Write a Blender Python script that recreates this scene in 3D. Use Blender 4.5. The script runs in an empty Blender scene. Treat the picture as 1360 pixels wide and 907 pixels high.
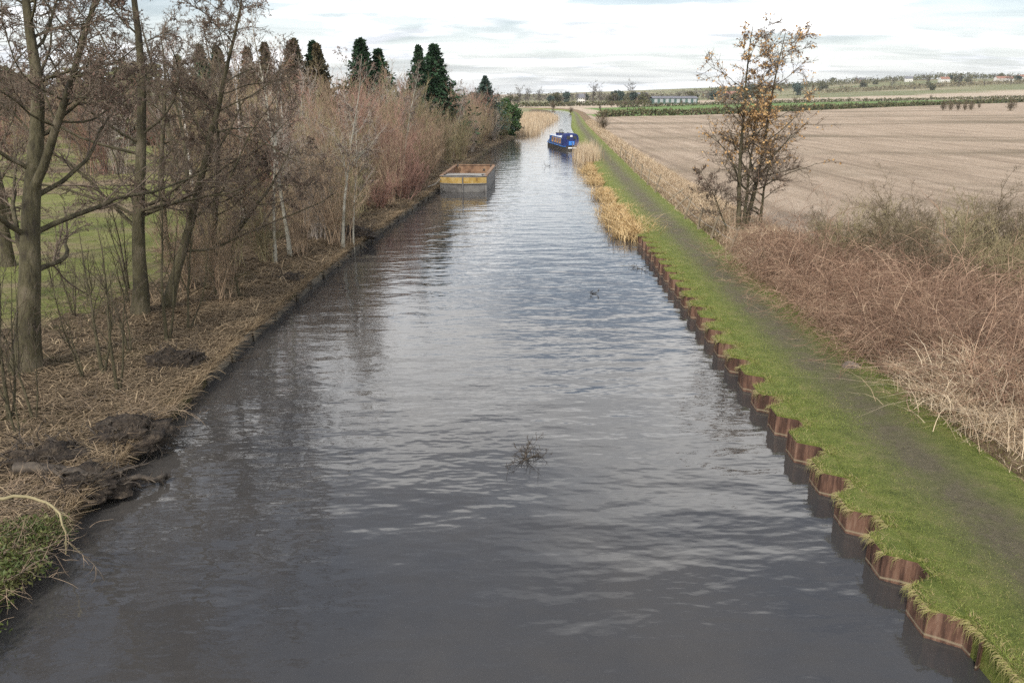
import bpy, math, numpy as np
from mathutils import Vector, Euler

# ------------------------------------------------------------------ camera, sky, sun, exposure
sc = bpy.context.scene
COL = sc.collection
H = 6.5                                   # eye height above the water, on the bridge
cam = bpy.data.cameras.new('camera'); camo = bpy.data.objects.new('camera', cam); COL.objects.link(camo)
cam.lens = 28.0; cam.sensor_width = 36.0; cam.clip_start = 0.1; cam.clip_end = 12000
PITCH = math.atan((453.5 - 128) / 1057.0)
camo.location = (0, 0, H); camo.rotation_euler = (math.pi / 2 - PITCH, 0, 0)
sc.camera = camo

SUN_EL, SUN_AZ = math.radians(42), math.radians(205)     # azimuth clockwise from +Y (north)
sdir = Vector((math.sin(SUN_AZ) * math.cos(SUN_EL), math.cos(SUN_AZ) * math.cos(SUN_EL), math.sin(SUN_EL)))
sl = bpy.data.lights.new('sun', 'SUN'); sl.energy = 2.6; sl.angle = math.radians(5); sl.color = (1.0, 0.95, 0.87)
so = bpy.data.objects.new('sun', sl); COL.objects.link(so); so.rotation_euler = sdir.to_track_quat('Z', 'Y').to_euler()

wld = bpy.data.worlds.new('World'); sc.world = wld; wld.use_nodes = True
def build_world():
    nt = wld.node_tree; N = nt.nodes; L = nt.links; N.clear()
    out = N.new('ShaderNodeOutputWorld'); bg = N.new('ShaderNodeBackground'); bg.inputs[1].default_value = 0.1
    sky = N.new('ShaderNodeTexSky'); sky.sky_type = 'NISHITA'; sky.sun_disc = False
    sky.sun_elevation = SUN_EL; sky.sun_rotation = SUN_AZ; sky.air_density = 1.0; sky.dust_density = 1.5
    tc = N.new('ShaderNodeTexCoord'); sep = N.new('ShaderNodeSeparateXYZ'); L.new(tc.outputs['Generated'], sep.inputs[0])
    def m(op, a, b=None, c=None, clamp=False):
        n = N.new('ShaderNodeMath'); n.operation = op; n.use_clamp = clamp
        for i, v in enumerate((a, b, c)):
            if v is None: continue
            if isinstance(v, (int, float)): n.inputs[i].default_value = v
            else: L.new(v, n.inputs[i])
        return n.outputs[0]
    zz = m('ADD', m('MAXIMUM', sep.outputs[2], 0.0), 0.09)
    px = m('DIVIDE', sep.outputs[0], zz); py = m('DIVIDE', sep.outputs[1], zz)
    cmb = N.new('ShaderNodeCombineXYZ'); L.new(px, cmb.inputs[0]); L.new(py, cmb.inputs[1])
    def noise(scale, det, rough, off, dist=0.0):
        mp = N.new('ShaderNodeMapping'); mp.inputs['Location'].default_value = off
        mp.inputs['Scale'].default_value = scale; L.new(cmb.outputs[0], mp.inputs[0])
        n = N.new('ShaderNodeTexNoise'); n.inputs['Scale'].default_value = 1.0
        n.inputs['Detail'].default_value = det; n.inputs['Roughness'].default_value = rough
        n.inputs['Distortion'].default_value = dist
        L.new(mp.outputs[0], n.inputs['Vector']); return n.outputs['Fac']
    n1 = noise((0.55, 0.8, 1), 7, 0.56, (2.8, 2.95, 0), 0.3)
    n2 = noise((0.8, 1.5, 1), 6, 0.55, (9.3, 4.2, 2.0), 0.4)
    rp = N.new('ShaderNodeValToRGB'); L.new(n1, rp.inputs[0])
    rp.color_ramp.elements[0].position = 0.43; rp.color_ramp.elements[1].position = 0.56
    sh = N.new('ShaderNodeValToRGB'); L.new(n2, sh.inputs[0])
    e = sh.color_ramp.elements
    e[0].position = 0.36; e[0].color = (0.74, 0.775, 0.835, 1)
    e[1].position = 0.56; e[1].color = (1.85, 1.84, 1.82, 1)
    # clouds on the horizon merge into one pale sheet
    hz = N.new('ShaderNodeMapRange'); L.new(sep.outputs[2], hz.inputs[0])
    hz.inputs[1].default_value = 0.0; hz.inputs[2].default_value = 0.17; hz.inputs[3].default_value = 0.66; hz.inputs[4].default_value = 0.0
    cov = m('MAXIMUM', m('MAXIMUM', rp.outputs[0], hz.outputs[0]), 0.16)
    hmix = N.new('ShaderNodeMix'); hmix.data_type = 'RGBA'; L.new(hz.outputs[0], hmix.inputs[0])
    L.new(sh.outputs[0], hmix.inputs[6]); hmix.inputs[7].default_value = (0.69, 0.72, 0.755, 1)
    sc10 = N.new('ShaderNodeVectorMath'); sc10.operation = 'SCALE'; L.new(hmix.outputs[2], sc10.inputs[0]); sc10.inputs['Scale'].default_value = 10.0
    mix = N.new('ShaderNodeMix'); mix.data_type = 'RGBA'; L.new(cov, mix.inputs[0])
    L.new(sky.outputs[0], mix.inputs[6]); L.new(sc10.outputs[0], mix.inputs[7])
    L.new(mix.outputs[2], bg.inputs[0]); L.new(bg.outputs[0], out.inputs[0])
build_world()
sc.view_settings.view_transform = 'Standard'; sc.view_settings.look = 'None'
sc.view_settings.exposure = 0.32; sc.view_settings.gamma = 1.0; sc.view_settings.use_curve_mapping = False
sc.render.engine = 'CYCLES'
sc.cycles.max_bounces = 6; sc.cycles.diffuse_bounces = 3; sc.cycles.glossy_bounces = 3
sc.cycles.transparent_max_bounces = 6; sc.cycles.volume_bounces = 0
sc.cycles.use_denoising = False; sc.cycles.sample_clamp_indirect = 1.5; sc.cycles.sample_clamp_direct = 3.0; sc.cycles.caustics_reflective = False; sc.cycles.caustics_refractive = False

# ------------------------------------------------------------------ helpers
rng = np.random.default_rng(7)
def thing(name, label, cat, loc=(0, 0, 0), rz=0.0, group=None, scale=1.0):
    o = bpy.data.objects.new(name, None); COL.objects.link(o)
    o.empty_display_size = 0.3; o.location = loc; o.rotation_euler = (0, 0, rz)
    o.scale = (scale,) * 3 if isinstance(scale, (int, float)) else scale
    return tag(o, label, cat, group)
def tag(o, label=None, cat=None, group=None, kind=None):
    if label: o['label'] = label
    if cat: o['category'] = cat
    if group: o['group'] = group
    if kind: o['kind'] = kind
    return o
def link(name, me, mat=None, parent=None):
    if mat is not None and not me.materials: me.materials.append(mat)
    o = bpy.data.objects.new(name, me); COL.objects.link(o)
    if parent is not None: o.parent = parent
    return o
def dup(root, loc, rz, label=None, group=None, scale=1.0, tilt=(0, 0)):
    r = root.copy(); COL.objects.link(r); r.location = loc; r.rotation_euler = (tilt[0], tilt[1], rz)
    r.scale = (scale,) * 3 if isinstance(scale, (int, float)) else scale
    if label: r['label'] = label
    if group: r['group'] = group
    for ch in list(root.children):
        c = ch.copy(); COL.objects.link(c); c.parent = r
        for g in ch.children:
            d = g.copy(); COL.objects.link(d); d.parent = c
    return r
def mesh_np(name, V, F, smooth=True, attrs=None):
    """V (n,3); F (m,4) quads or (m,3) triangles."""
    V = np.ascontiguousarray(V, dtype=np.float32); F = np.ascontiguousarray(F, dtype=np.int32)
    me = bpy.data.meshes.new(name); k = F.shape[1]
    me.vertices.add(len(V)); me.vertices.foreach_set('co', V.ravel())
    me.loops.add(F.size); me.loops.foreach_set('vertex_index', F.ravel())
    me.polygons.add(len(F)); me.polygons.foreach_set('loop_start', np.arange(0, F.size, k, dtype=np.int32))
    me.polygons.foreach_set('use_smooth', np.full(len(F), bool(smooth)))
    for an, av in (attrs or {}).items():
        a = me.attributes.new(an, 'FLOAT', 'POINT'); a.data.foreach_set('value', np.ascontiguousarray(av, dtype=np.float32))
    me.update(calc_edges=True)
    return me
class Acc:
    """collects vertices and quads of ONE part"""
    def __init__(s): s.V = []; s.F = []; s.T = []; s.n = 0
    def add(s, V, F, t=None):
        V = np.asarray(V, float).reshape(-1, 3); s.V.append(V); s.F.append(np.asarray(F, int).reshape(-1, 4) + s.n)
        s.T.append(np.full(len(V), 0.5) if t is None else np.broadcast_to(np.asarray(t, float), (len(V),)))
        s.n += len(V); return s
    def box(s, c, d, rz=0.0, tilt=(0, 0), top=1.0):
        x, y, z = np.array(d) / 2.0
        P = np.array([[-x, -y, -z], [x, -y, -z], [x, y, -z], [-x, y, -z], [-x * top, -y * top, z], [x * top, -y * top, z], [x * top, y * top, z], [-x * top, y * top, z]])
        R = np.array(Euler((tilt[0], tilt[1], rz)).to_matrix()); P = P @ R.T + np.array(c)
        return s.add(P, [[0, 3, 2, 1], [4, 5, 6, 7], [0, 1, 5, 4], [1, 2, 6, 5], [2, 3, 7, 6], [3, 0, 4, 7]])
    def tube(s, pts, r, k=8, cap=True):
        P = np.asarray(pts, float)[None]; R = np.broadcast_to(np.asarray(r, float), (P.shape[1],))[None]
        V, F = tubes(P, R, k); n = P.shape[1]
        s.add(V, F)
        if cap:
            for ring, rev in ((0, True), (n - 1, False)):
                c = V[ring * k:(ring + 1) * k]; ctr = c.mean(0)
                vv = np.vstack([c, ctr]); ff = [[i, (i + 1) % k, k, k] for i in range(k)]
                ff = [[a, b, k, k] for a, b, _, _ in ff]
                # fan as quads of two triangles
                q = []
                for i in range(0, k, 2):
                    f4 = [i, (i + 1) % k, (i + 2) % k, k]; q.append(f4[::-1] if rev else f4)
                s.add(vv, q)
        return s
    def loft(s, rings, close=True, caps=True):
        """rings: list of equal-length closed loops of points"""
        R = np.asarray(rings, float); n, k, _ = R.shape
        F = []
        for i in range(n - 1):
            for j in range(k if close else k - 1):
                a = i * k + j; b = i * k + (j + 1) % k; F.append([a, b, b + k, a + k])
        s.add(R.reshape(-1, 3), F)
        return s
    def mesh(s, name, smooth=False, tint=False):
        V = np.vstack(s.V); F = np.vstack(s.F)
        return mesh_np(name, V, F, smooth, {'tint': np.concatenate(s.T)} if tint else None)
    def build(s, name, mat, parent=None, smooth=False, tint=False):
        return link(name, s.mesh(name, smooth, tint), mat, parent)
def bevel(o, w=0.02, seg=2):
    m = o.modifiers.new('bevel', 'BEVEL'); m.width = w; m.segments = seg; m.limit_method = 'ANGLE'; return o

def nrm(v): return v / np.maximum(np.linalg.norm(v, axis=-1, keepdims=True), 1e-9)
def tubes(P, R, k=4):
    """P (N,S,3), R (N,S) -> tube vertices and quads"""
    N, S, _ = P.shape
    T = np.empty_like(P); T[:, 1:-1] = P[:, 2:] - P[:, :-2]; T[:, 0] = P[:, 1] - P[:, 0]; T[:, -1] = P[:, -1] - P[:, -2]
    T = nrm(T); D = nrm(P[:, -1] - P[:, 0])
    ref = np.where(np.abs(D[:, 2:3]) > 0.75, np.array([[1., 0, 0]]), np.array([[0, 0, 1.]]))[:, None, :]
    U = nrm(np.cross(T, np.broadcast_to(ref, T.shape))); W = np.cross(T, U)
    a = np.arange(k) * 2 * math.pi / k
    V = P[:, :, None, :] + R[:, :, None, None] * (np.cos(a)[None, None, :, None] * U[:, :, None, :] + np.sin(a)[None, None, :, None] * W[:, :, None, :])
    base = (np.arange(N) * S * k)[:, None, None] + (np.arange(S - 1) * k)[None, :, None]
    j = np.arange(k)[None, None, :]; j2 = (j + 1) % k
    F = np.stack([base + j, base + j2, base + j2 + k, base + j + k], -1).reshape(-1, 4)
    return V.reshape(-1, 3), F
def walk(p0, d0, length, S, r, gnarl, up, end=0.25, r0=None, power=1.0):
    N = len(p0); P = np.empty((N, S + 1, 3)); P[:, 0] = p0; d = nrm(np.asarray(d0, float))
    gn = np.asarray(gnarl)
    for i in range(S):
        d = nrm(d + r.normal(size=(N, 3)) * gn + np.array([0, 0, 1.]) * up)
        P[:, i + 1] = P[:, i] + d * (length / S)[:, None]
    t = np.linspace(0, 1, S + 1)[None] ** power
    R = r0[:, None] * (1 - t * (1 - end))
    return P, R
def spread(P, R, n, r, t0=0.25, t1=0.98, ang=(0.6, 1.0), L=1.0, shape=0.6, S=4, gnarl=0.12, up=0.03, ratio=0.55, rmin=0.004, end=0.3, flat=0.0):
    """children of a set of branches"""
    N, S0, _ = P.shape; idx = np.repeat(np.arange(N), n); M = len(idx)
    t = r.uniform(t0, t1, M); s = t * (S0 - 1); i = np.minimum(s.astype(int), S0 - 2); f = (s - i)[:, None]
    p = P[idx, i] * (1 - f) + P[idx, i + 1] * f
    T = nrm(P[idx, i + 1] - P[idx, i]); rr = R[idx, i] * (1 - f[:, 0]) + R[idx, i + 1] * f[:, 0]
    v = r.normal(size=(M, 3)); v[:, 2] *= (1 - flat); v -= (v * T).sum(1, keepdims=True) * T; v = nrm(v)
    a = r.uniform(ang[0], ang[1], M)[:, None]
    d = np.cos(a) * T + np.sin(a) * v
    plen = np.linalg.norm(P[:, -1] - P[:, 0], axis=1)[idx]
    ln = L * plen * (1 - shape * t) * r.uniform(0.55, 1.2, M)
    return walk(p, d, ln, S, r, gnarl, up, end, np.maximum(rr * ratio, rmin))
def tips(P, r, n, t0=0.3):
    N, S0, _ = P.shape; idx = np.repeat(np.arange(N), n); t = r.uniform(t0, 1, len(idx)); s = t * (S0 - 1)
    i = np.minimum(s.astype(int), S0 - 2); f = (s - i)[:, None]
    return P[idx, i] * (1 - f) + P[idx, i + 1] * f
def flakes(p, size, r, droop=0.0, aspect=1.6):
    """small folded leaf-sized quads at points p"""
    N = len(p); a = nrm(r.normal(size=(N, 3))); a[:, 2] -= droop; a = nrm(a)
    b = nrm(np.cross(a, r.normal(size=(N, 3)))); s = size * r.uniform(0.6, 1.3, N)[:, None]
    V = np.stack([p, p + a * s * aspect * .5 + b * s * .5, p + a * s * aspect, p + a * s * aspect * .5 - b * s * .5], 1)
    return V.reshape(-1, 3), np.arange(N * 4).reshape(-1, 4)
def blades(p, h, w, r, lean=0.5, bend=0.4, seg=2, bias=None):
    """grass blades: tapered bent strips"""
    N = len(p); h = np.broadcast_to(np.asarray(h, float), (N,)); w = np.broadcast_to(np.asarray(w, float), (N,))
    az = r.uniform(0, 2 * math.pi, N); side = np.stack([np.cos(az), np.sin(az), np.zeros(N)], 1)
    az2 = r.uniform(0, 2 * math.pi, N); out = np.stack([np.cos(az2), np.sin(az2), np.zeros(N)], 1) * np.abs(r.normal(size=(N, 1))) * lean
    if bias is not None: out = out + np.asarray(bias)
    pts = []
    for i in range(seg + 1):
        t = i / seg
        c = p + np.array([0, 0, 1.]) * (h * t * (1 - 0.35 * bend * t))[:, None] + out * (h * (t * 0.5 + bend * t * t))[:, None]
        if bend > 0.9: c[:, 2] -= (h * (t ** 3) * (bend - 0.9))
        ww = (w * (1 - 0.85 * t ** 1.5))[:, None] * 0.5
        pts += [c - side * ww, c + side * ww]
    V = np.stack(pts, 1); K = 2 * (seg + 1); F = []
    b = (np.arange(N) * K)[:, None]
    for i in range(seg): F.append(b + np.array([[2 * i, 2 * i + 1, 2 * i + 3, 2 * i + 2]]))
    return V.reshape(-1, 3), np.concatenate(F, 0), np.repeat(r.uniform(0, 1, N), K)
def vnoise(x, y, s=1.0, seed=0):
    x = np.asarray(x, float) / s + seed * 17.3; y = np.asarray(y, float) / s + seed * 7.9
    xi = np.floor(x); yi = np.floor(y); fx = x - xi; fy = y - yi
    def h(a, b):
        v = np.sin(a * 127.1 + b * 311.7 + seed) * 43758.5453; return v - np.floor(v)
    fx = fx * fx * (3 - 2 * fx); fy = fy * fy * (3 - 2 * fy)
    return (h(xi, yi) * (1 - fx) + h(xi + 1, yi) * fx) * (1 - fy) + (h(xi, yi + 1) * (1 - fx) + h(xi + 1, yi + 1) * fx) * fy
def fbm(x, y, s, seed=0): return (vnoise(x, y, s, seed) + .5 * vnoise(x, y, s / 2.1, seed + 1) + .25 * vnoise(x, y, s / 4.3, seed + 2)) / 1.75 - .5
def sstep(a, b, x):
    t = np.clip((np.asarray(x, float) - a) / (b - a), 0, 1); return t * t * (3 - 2 * t)

# ------------------------------------------------------------------ materials
def mat(name, cols, scale=4.0, det=5.0, rough=0.85, bump=0.0, bscale=None, coord='Object', stretch=(1, 1, 1), attr=None, rand=0.0, spec=0.3, pos=None, trans=0.0):
    """noise between colours; attr = float attribute driving the ramp instead of noise; rand = per-object brightness change"""
    m = bpy.data.materials.new(name); m.use_nodes = True; nt = m.node_tree; N = nt.nodes; L = nt.links
    b = N['Principled BSDF']; b.inputs['Roughness'].default_value = rough; b.inputs['Specular IOR Level'].default_value = spec
    tc = N.new('ShaderNodeTexCoord'); mp = N.new('ShaderNodeMapping'); mp.inputs['Scale'].default_value = stretch
    L.new(tc.outputs[coord], mp.inputs[0])
    nz = N.new('ShaderNodeTexNoise'); nz.inputs['Scale'].default_value = scale; nz.inputs['Detail'].default_value = det; nz.inputs['Roughness'].default_value = 0.62
    L.new(mp.outputs[0], nz.inputs['Vector'])
    rp = N.new('ShaderNodeValToRGB'); el = rp.color_ramp.elements
    n = len(cols)
    if pos is None: pos = np.linspace(0.3, 0.7, n) if attr is None else np.linspace(0, 1, n)
    while len(el) < n: el.new(0.5)
    for i, c in enumerate(cols): el[i].position = float(pos[i]); el[i].color = (*c, 1)
    if attr:
        at = N.new('ShaderNodeAttribute'); at.attribute_name = attr; L.new(at.outputs['Fac'], rp.inputs[0])
    else: L.new(nz.outputs['Fac'], rp.inputs[0])
    colr = rp.outputs[0]
    if rand:
        oi = N.new('ShaderNodeObjectInfo'); mr = N.new('ShaderNodeMapRange'); L.new(oi.outputs['Random'], mr.inputs[0])
        mr.inputs[3].default_value = 1 - rand; mr.inputs[4].default_value = 1 + rand
        hs = N.new('ShaderNodeHueSaturation'); L.new(colr, hs.inputs['Color']); L.new(mr.outputs[0], hs.inputs['Value']); colr = hs.outputs[0]
    L.new(colr, b.inputs['Base Color'])
    if bump:
        n2 = N.new('ShaderNodeTexNoise'); n2.inputs['Scale'].default_value = bscale or scale * 3; n2.inputs['Detail'].default_value = 6
        L.new(mp.outputs[0], n2.inputs['Vector'])
        bp = N.new('ShaderNodeBump'); bp.inputs['Strength'].default_value = 1.0; bp.inputs['Distance'].default_value = bump
        L.new(n2.outputs['Fac'], bp.inputs['Height']); L.new(bp.outputs[0], b.inputs['Normal'])
    if trans: b.inputs['Subsurface Weight'].default_value = 0
    m['b'] = 1
    return m
M = {}
M['bark_moss'] = mat('bark_moss', [(0.03, 0.024, 0.018), (0.075, 0.066, 0.036), (0.15, 0.125, 0.085)], 4, 8, 0.9, 0.05, 16, stretch=(1, 1, .35))
M['bark_dark'] = mat('bark_dark', [(0.07, 0.052, 0.04), (0.13, 0.10, 0.075)], 6, 5, 0.9, 0.01, 20, stretch=(1, 1, .4))
M['bark_pale'] = mat('bark_pale', [(0.16, 0.14, 0.10), (0.33, 0.31, 0.25), (0.44, 0.42, 0.36)], 3, 6, 0.8, 0.004, 20, stretch=(1, 1, 1.6))
M['bark_birch'] = mat('bark_birch', [(0.10, 0.08, 0.07), (0.55, 0.52, 0.46), (0.62, 0.60, 0.55)], 2.5, 6, 0.75, 0.003, 20, stretch=(1, 1, 2.5), pos=[.36, .45, .7])
M['twig_dark'] = mat('twig_dark', [(0.11, 0.085, 0.065), (0.19, 0.15, 0.11)], 2, 3, 0.9)
M['twig_olive'] = mat('twig_olive', [(0.2, 0.169, 0.094), (0.362, 0.306, 0.175)], 1.2, 3, 0.9, rand=.2)
M['twig_red'] = mat('twig_red', [(0.237, 0.138, 0.106), (0.413, 0.25, 0.194)], 1.2, 3, 0.9, rand=.22)
M['twig_brown'] = mat('twig_brown', [(0.225, 0.163, 0.112), (0.413, 0.306, 0.206)], 1.2, 3, 0.9, rand=.22)
M['twig_grey'] = mat('twig_grey', [(0.275, 0.231, 0.194), (0.475, 0.413, 0.35)], 1.2, 3, 0.9, rand=.15)
M['bramble'] = mat('bramble', [(0.10, 0.06, 0.042), (0.28, 0.175, 0.12), (0.54, 0.40, 0.275)], 2.4, 5, 0.85, rand=.32)
M['hawthorn'] = mat('hawthorn', [(0.10, 0.078, 0.05), (0.21, 0.165, 0.105)], 1.5, 4, 0.9, rand=.15)
M['catkin'] = mat('catkin', [(0.10, 0.065, 0.05), (0.18, 0.115, 0.09)], 3, 2, 0.9)
M['old_leaf'] = mat('old_leaf', [(0.34, 0.19, 0.08), (0.58, 0.38, 0.17)], 1.2, 3, 0.7)
M['needles'] = mat('needles', [(0.012, 0.035, 0.016), (0.035, 0.075, 0.03)], 1.2, 4, 0.7, rand=.25)
M['needles_blue'] = mat('needles_blue', [(0.03, 0.055, 0.045), (0.07, 0.105, 0.08)], 1.2, 4, 0.7)
M['needles_brown'] = mat('needles_brown', [(0.05, 0.05, 0.025), (0.12, 0.085, 0.045)], .8, 4, 0.8, rand=.2)
M['leaf_green'] = mat('leaf_green', [(0.03, 0.065, 0.02), (0.075, 0.13, 0.04)], 1.5, 4, 0.6)
M['ivy'] = mat('ivy', [(0.04, 0.05, 0.015), (0.075, 0.10, 0.025), (0.17, 0.16, 0.06)], 3, 4, 0.6)
M['straw'] = mat('straw', [(0.28, 0.19, 0.115), (0.52, 0.40, 0.265), (0.68, 0.56, 0.40)], attr='tint', rough=.75)
M['reed'] = mat('reed', [(0.34, 0.21, 0.09), (0.54, 0.38, 0.18), (0.68, 0.52, 0.29)], attr='tint', rough=.7)
M['litter'] = mat('litter', [(0.09, 0.065, 0.038), (0.20, 0.145, 0.09), (0.42, 0.32, 0.20)], attr='tint', rough=.85)
M['grass'] = mat('grass', [(0.09, 0.13, 0.025), (0.165, 0.21, 0.04), (0.27, 0.265, 0.08), (0.38, 0.29, 0.15)], attr='tint', rough=.6, pos=[0, .5, .85, 1])
M['soil_dark'] = mat('soil_dark', [(0.018, 0.014, 0.011), (0.045, 0.034, 0.025), (0.11, 0.085, 0.06)], 7, 8, 0.85, 0.12, 14)
M['stone'] = mat('stone', [(0.11, 0.09, 0.075), (0.22, 0.185, 0.155)], 6, 5, 0.9, 0.02, 12)
M['post'] = mat('post', [(0.15, 0.12, 0.08), (0.30, 0.25, 0.18)], 6, 5, 0.9, 0.006, 16, stretch=(1, 1, .2))
M['plank'] = mat('plank', [(0.03, 0.025, 0.02), (0.08, 0.068, 0.052), (0.17, 0.15, 0.115)], 3, 6, 0.9, 0.01, 12, stretch=(1, .3, 1))
M['wire'] = mat('wire', [(0.25, 0.24, 0.22), (0.35, 0.33, 0.3)], 5, 2, 0.5)
M['barge_grey'] = mat('barge_grey', [(0.10, 0.095, 0.09), (0.21, 0.20, 0.19), (0.28, 0.27, 0.25)], 1.6, 6, 0.7, .004, 8)
M['barge_deck'] = mat('barge_deck', [(0.22, 0.21, 0.19), (0.36, 0.34, 0.31)], 2, 6, 0.8)
M['barge_rust'] = mat('barge_rust', [(0.10, 0.06, 0.04), (0.26, 0.16, 0.10), (0.36, 0.25, 0.16)], 1.6, 6, 0.85, .005, 8)
M['barge_yellow'] = mat('barge_yellow', [(0.16, 0.09, 0.05), (0.44, 0.28, 0.07), (0.56, 0.41, 0.18)], 2.6, 6, 0.6, pos=[.33, .42, .65])
M['boat_blue'] = mat('boat_blue', [(0.02, 0.10, 0.33), (0.035, 0.14, 0.42)], 2, 3, 0.35, spec=.5)
M['boat_navy'] = mat('boat_navy', [(0.012, 0.022, 0.10), (0.03, 0.045, 0.17)], 2, 4, 0.7)
M['boat_sky'] = mat('boat_sky', [(0.04, 0.20, 0.62), (0.06, 0.26, 0.72)], 2, 3, 0.5)
M['boat_black'] = mat('boat_black', [(0.035, 0.033, 0.03), (0.085, 0.075, 0.065)], 2, 4, 0.6)
M['boat_cream'] = mat('boat_cream', [(0.62, 0.33, 0.13), (0.72, 0.45, 0.2)], 2, 3, 0.5)
M['boat_white'] = mat('boat_white', [(0.68, 0.70, 0.72), (0.8, 0.8, 0.8)], 2, 3, 0.5)
M['glass'] = mat('glass', [(0.03, 0.035, 0.04), (0.06, 0.065, 0.07)], 2, 2, 0.08, spec=.6)
M['wall_white'] = mat('wall_white', [(0.62, 0.60, 0.56), (0.76, 0.74, 0.70)], .6, 4, 0.9)
M['wall_brick'] = mat('wall_brick', [(0.26, 0.15, 0.11), (0.36, 0.22, 0.16)], .8, 4, 0.9)
M['roof_slate'] = mat('roof_slate', [(0.12, 0.12, 0.135), (0.2, 0.2, 0.22)], .8, 4, 0.8)
M['roof_tile'] = mat('roof_tile', [(0.22, 0.11, 0.08), (0.32, 0.17, 0.12)], .8, 4, 0.85)
M['shed_green'] = mat('shed_green', [(0.05, 0.10, 0.09), (0.09, 0.15, 0.13)], .3, 3, 0.7)
M['shed_pale'] = mat('shed_pale', [(0.28, 0.31, 0.31), (0.38, 0.41, 0.41)], .3, 3, 0.7)
M['tree_far'] = mat('tree_far', [(0.08, 0.07, 0.055), (0.15, 0.13, 0.10)], .3, 3, 0.9, rand=.3)
M['hedge'] = mat('hedge', [(0.05, 0.06, 0.025), (0.11, 0.11, 0.05), (0.16, 0.13, 0.08)], .35, 4, 0.9)
M['woodland_pale'] = mat('woodland_pale', [(0.14, 0.12, 0.07), (0.26, 0.22, 0.13)], .01, 4, .9)
M['debris'] = mat('debris', [(0.03, 0.024, 0.02), (0.10, 0.08, 0.06)], 8, 3, 0.7)

# ------------------------------------------------------------------ lie of the land
def curve(pts):
    a = np.array(pts, float)
    xs = np.linspace(a[0, 0], a[-1, 0], 2400); ys = np.interp(xs, a[:, 0], a[:, 1])
    k = np.exp(-np.linspace(-2, 2, 21) ** 2); k /= k.sum(); pad = np.pad(ys, 10, mode='edge')
    ys = np.convolve(pad, k, 'valid')
    return lambda y: np.interp(y, xs, ys)
XR = curve([(-40, 5.3), (8, 5.25), (12, 5.3), (16, 5.43), (21.5, 5.57), (30, 5.83), (37, 5.98), (47, 6.25), (70, 7.2), (111, 9.2), (144, 11.0), (178, 12.7), (228, 16.4), (290, 21), (367, 25), (400, 23), (430, 12), (450, 0), (6000, 0)])
XL = curve([(-40, -6.3), (8.3, -6.5), (9.5, -6.5), (14, -7.2), (15, -7.4), (18.8, -7.7), (26, -7.5), (34, -6.9), (43, -6.4), (58.7, -5.2), (110, -2.6), (137, .9), (186, 5.4), (203, 7.3), (245, 11.0), (305, 14.8), (380, 17.3), (400, 14), (430, 0), (450, -14), (6000, -14)])
XT = curve([(-40, 8.5), (11.8, 8.4), (14.3, 8.25), (19, 8.45), (25.4, 8.8), (33, 8.85), (44, 9.2), (63.6, 10.1), (121, 13.2), (187, 16.9), (228, 19.5), (316, 25), (400, 27), (430, 16), (450, 4), (6000, 4)])
XF = curve([(-40, 13.6), (20, 13.4), (34.5, 12.6), (41, 12.45), (50, 12.4), (72, 13.3), (105, 14.7), (150, 17.0), (228, 22.2), (324, 28.5), (400, 31), (430, 20), (450, 8), (6000, 8)])
HEDGE = np.array([(27., 258), (36, 270), (81, 300), (180, 398), (300, 470), (470, 545), (900, 700)])
def rise(x, y):
    x = np.asarray(x, float); y = np.asarray(y, float)
    r = 0.012 * np.clip(x - 60, 0, 640) * sstep(60, 300, y) + 0.006 * np.clip(-x - 60, 0, 500)
    r += 27 * np.exp(-((x - 850) / 480) ** 2 - ((y - 1500) / 420) ** 2)
    r += 10 * np.exp(-((x - 330) / 420) ** 2 - ((y - 1900) / 420) ** 2)
    r += 4 * np.exp(-((x + 100) / 500) ** 2 - ((y - 1700) / 420) ** 2)
    return r + fbm(x, y, 260, 5) * 1.6 * sstep(200, 500, y)
def zt(x, y):
    """ground height"""
    x = np.asarray(x, float); y = np.asarray(y, float)
    xr, xl, xt, xf = XR(y), XL(y), XT(y), XF(y)
    n = fbm(x, y, 1.6, 1) * .10
    ol = xl - x
    zl = .24 + .10 * sstep(0, .3, ol) + .38 * sstep(.3, 5, ol) + n * sstep(0, .5, ol) + .25 * fbm(x, y, 3.5, 3) * sstep(.5, 2.5, ol)
    pile = 1 - sstep(36, 39, y)
    zr = np.where(x < xr + .4, pile * .43 + (1 - pile) * (.06 + .38 * sstep(0, .4, x - xr)), .44)
    zr = zr + n * .25 * sstep(.3, .8, x - xr)
    tv = (x - xt) / np.maximum(xf - xt, .1)
    hump = .28 * np.sin(np.clip(tv, 0, 1) * math.pi) + fbm(x, y, 1.2, 9) * .22 * sstep(0, .2, tv) * (1 - sstep(.85, 1, tv))
    zr = zr + hump - .28 * sstep(.75, 1.15, tv)
    z = np.where(x >= xr, zr, np.where(x <= xl, zl, -.9))
    z = np.where(y > 452, .25, z)
    return z + rise(x, y)
CT, ST = math.cos(PITCH), math.sin(PITCH)
def at(px, py, z=None):
    """survey: where the sight line through this photo pixel meets the land (or the level z)"""
    u = (px - 680) / 1057.0; v = (453.5 - py) / 1057.0
    d = np.array([u, CT + v * ST, -ST + v * CT])
    if z is not None:
        t = (z - H) / d[2]; return np.array([d[0] * t, d[1] * t, z])
    t = 4.0
    while t < 4000:
        p = d * t
        if H + p[2] < zt(p[0], p[1]): break
        t *= 1.004
    return np.array([p[0], p[1], float(zt(p[0], p[1]))])
def on(x, y, dz=0.0): return (float(x), float(y), float(zt(x, y)) + dz)

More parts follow.
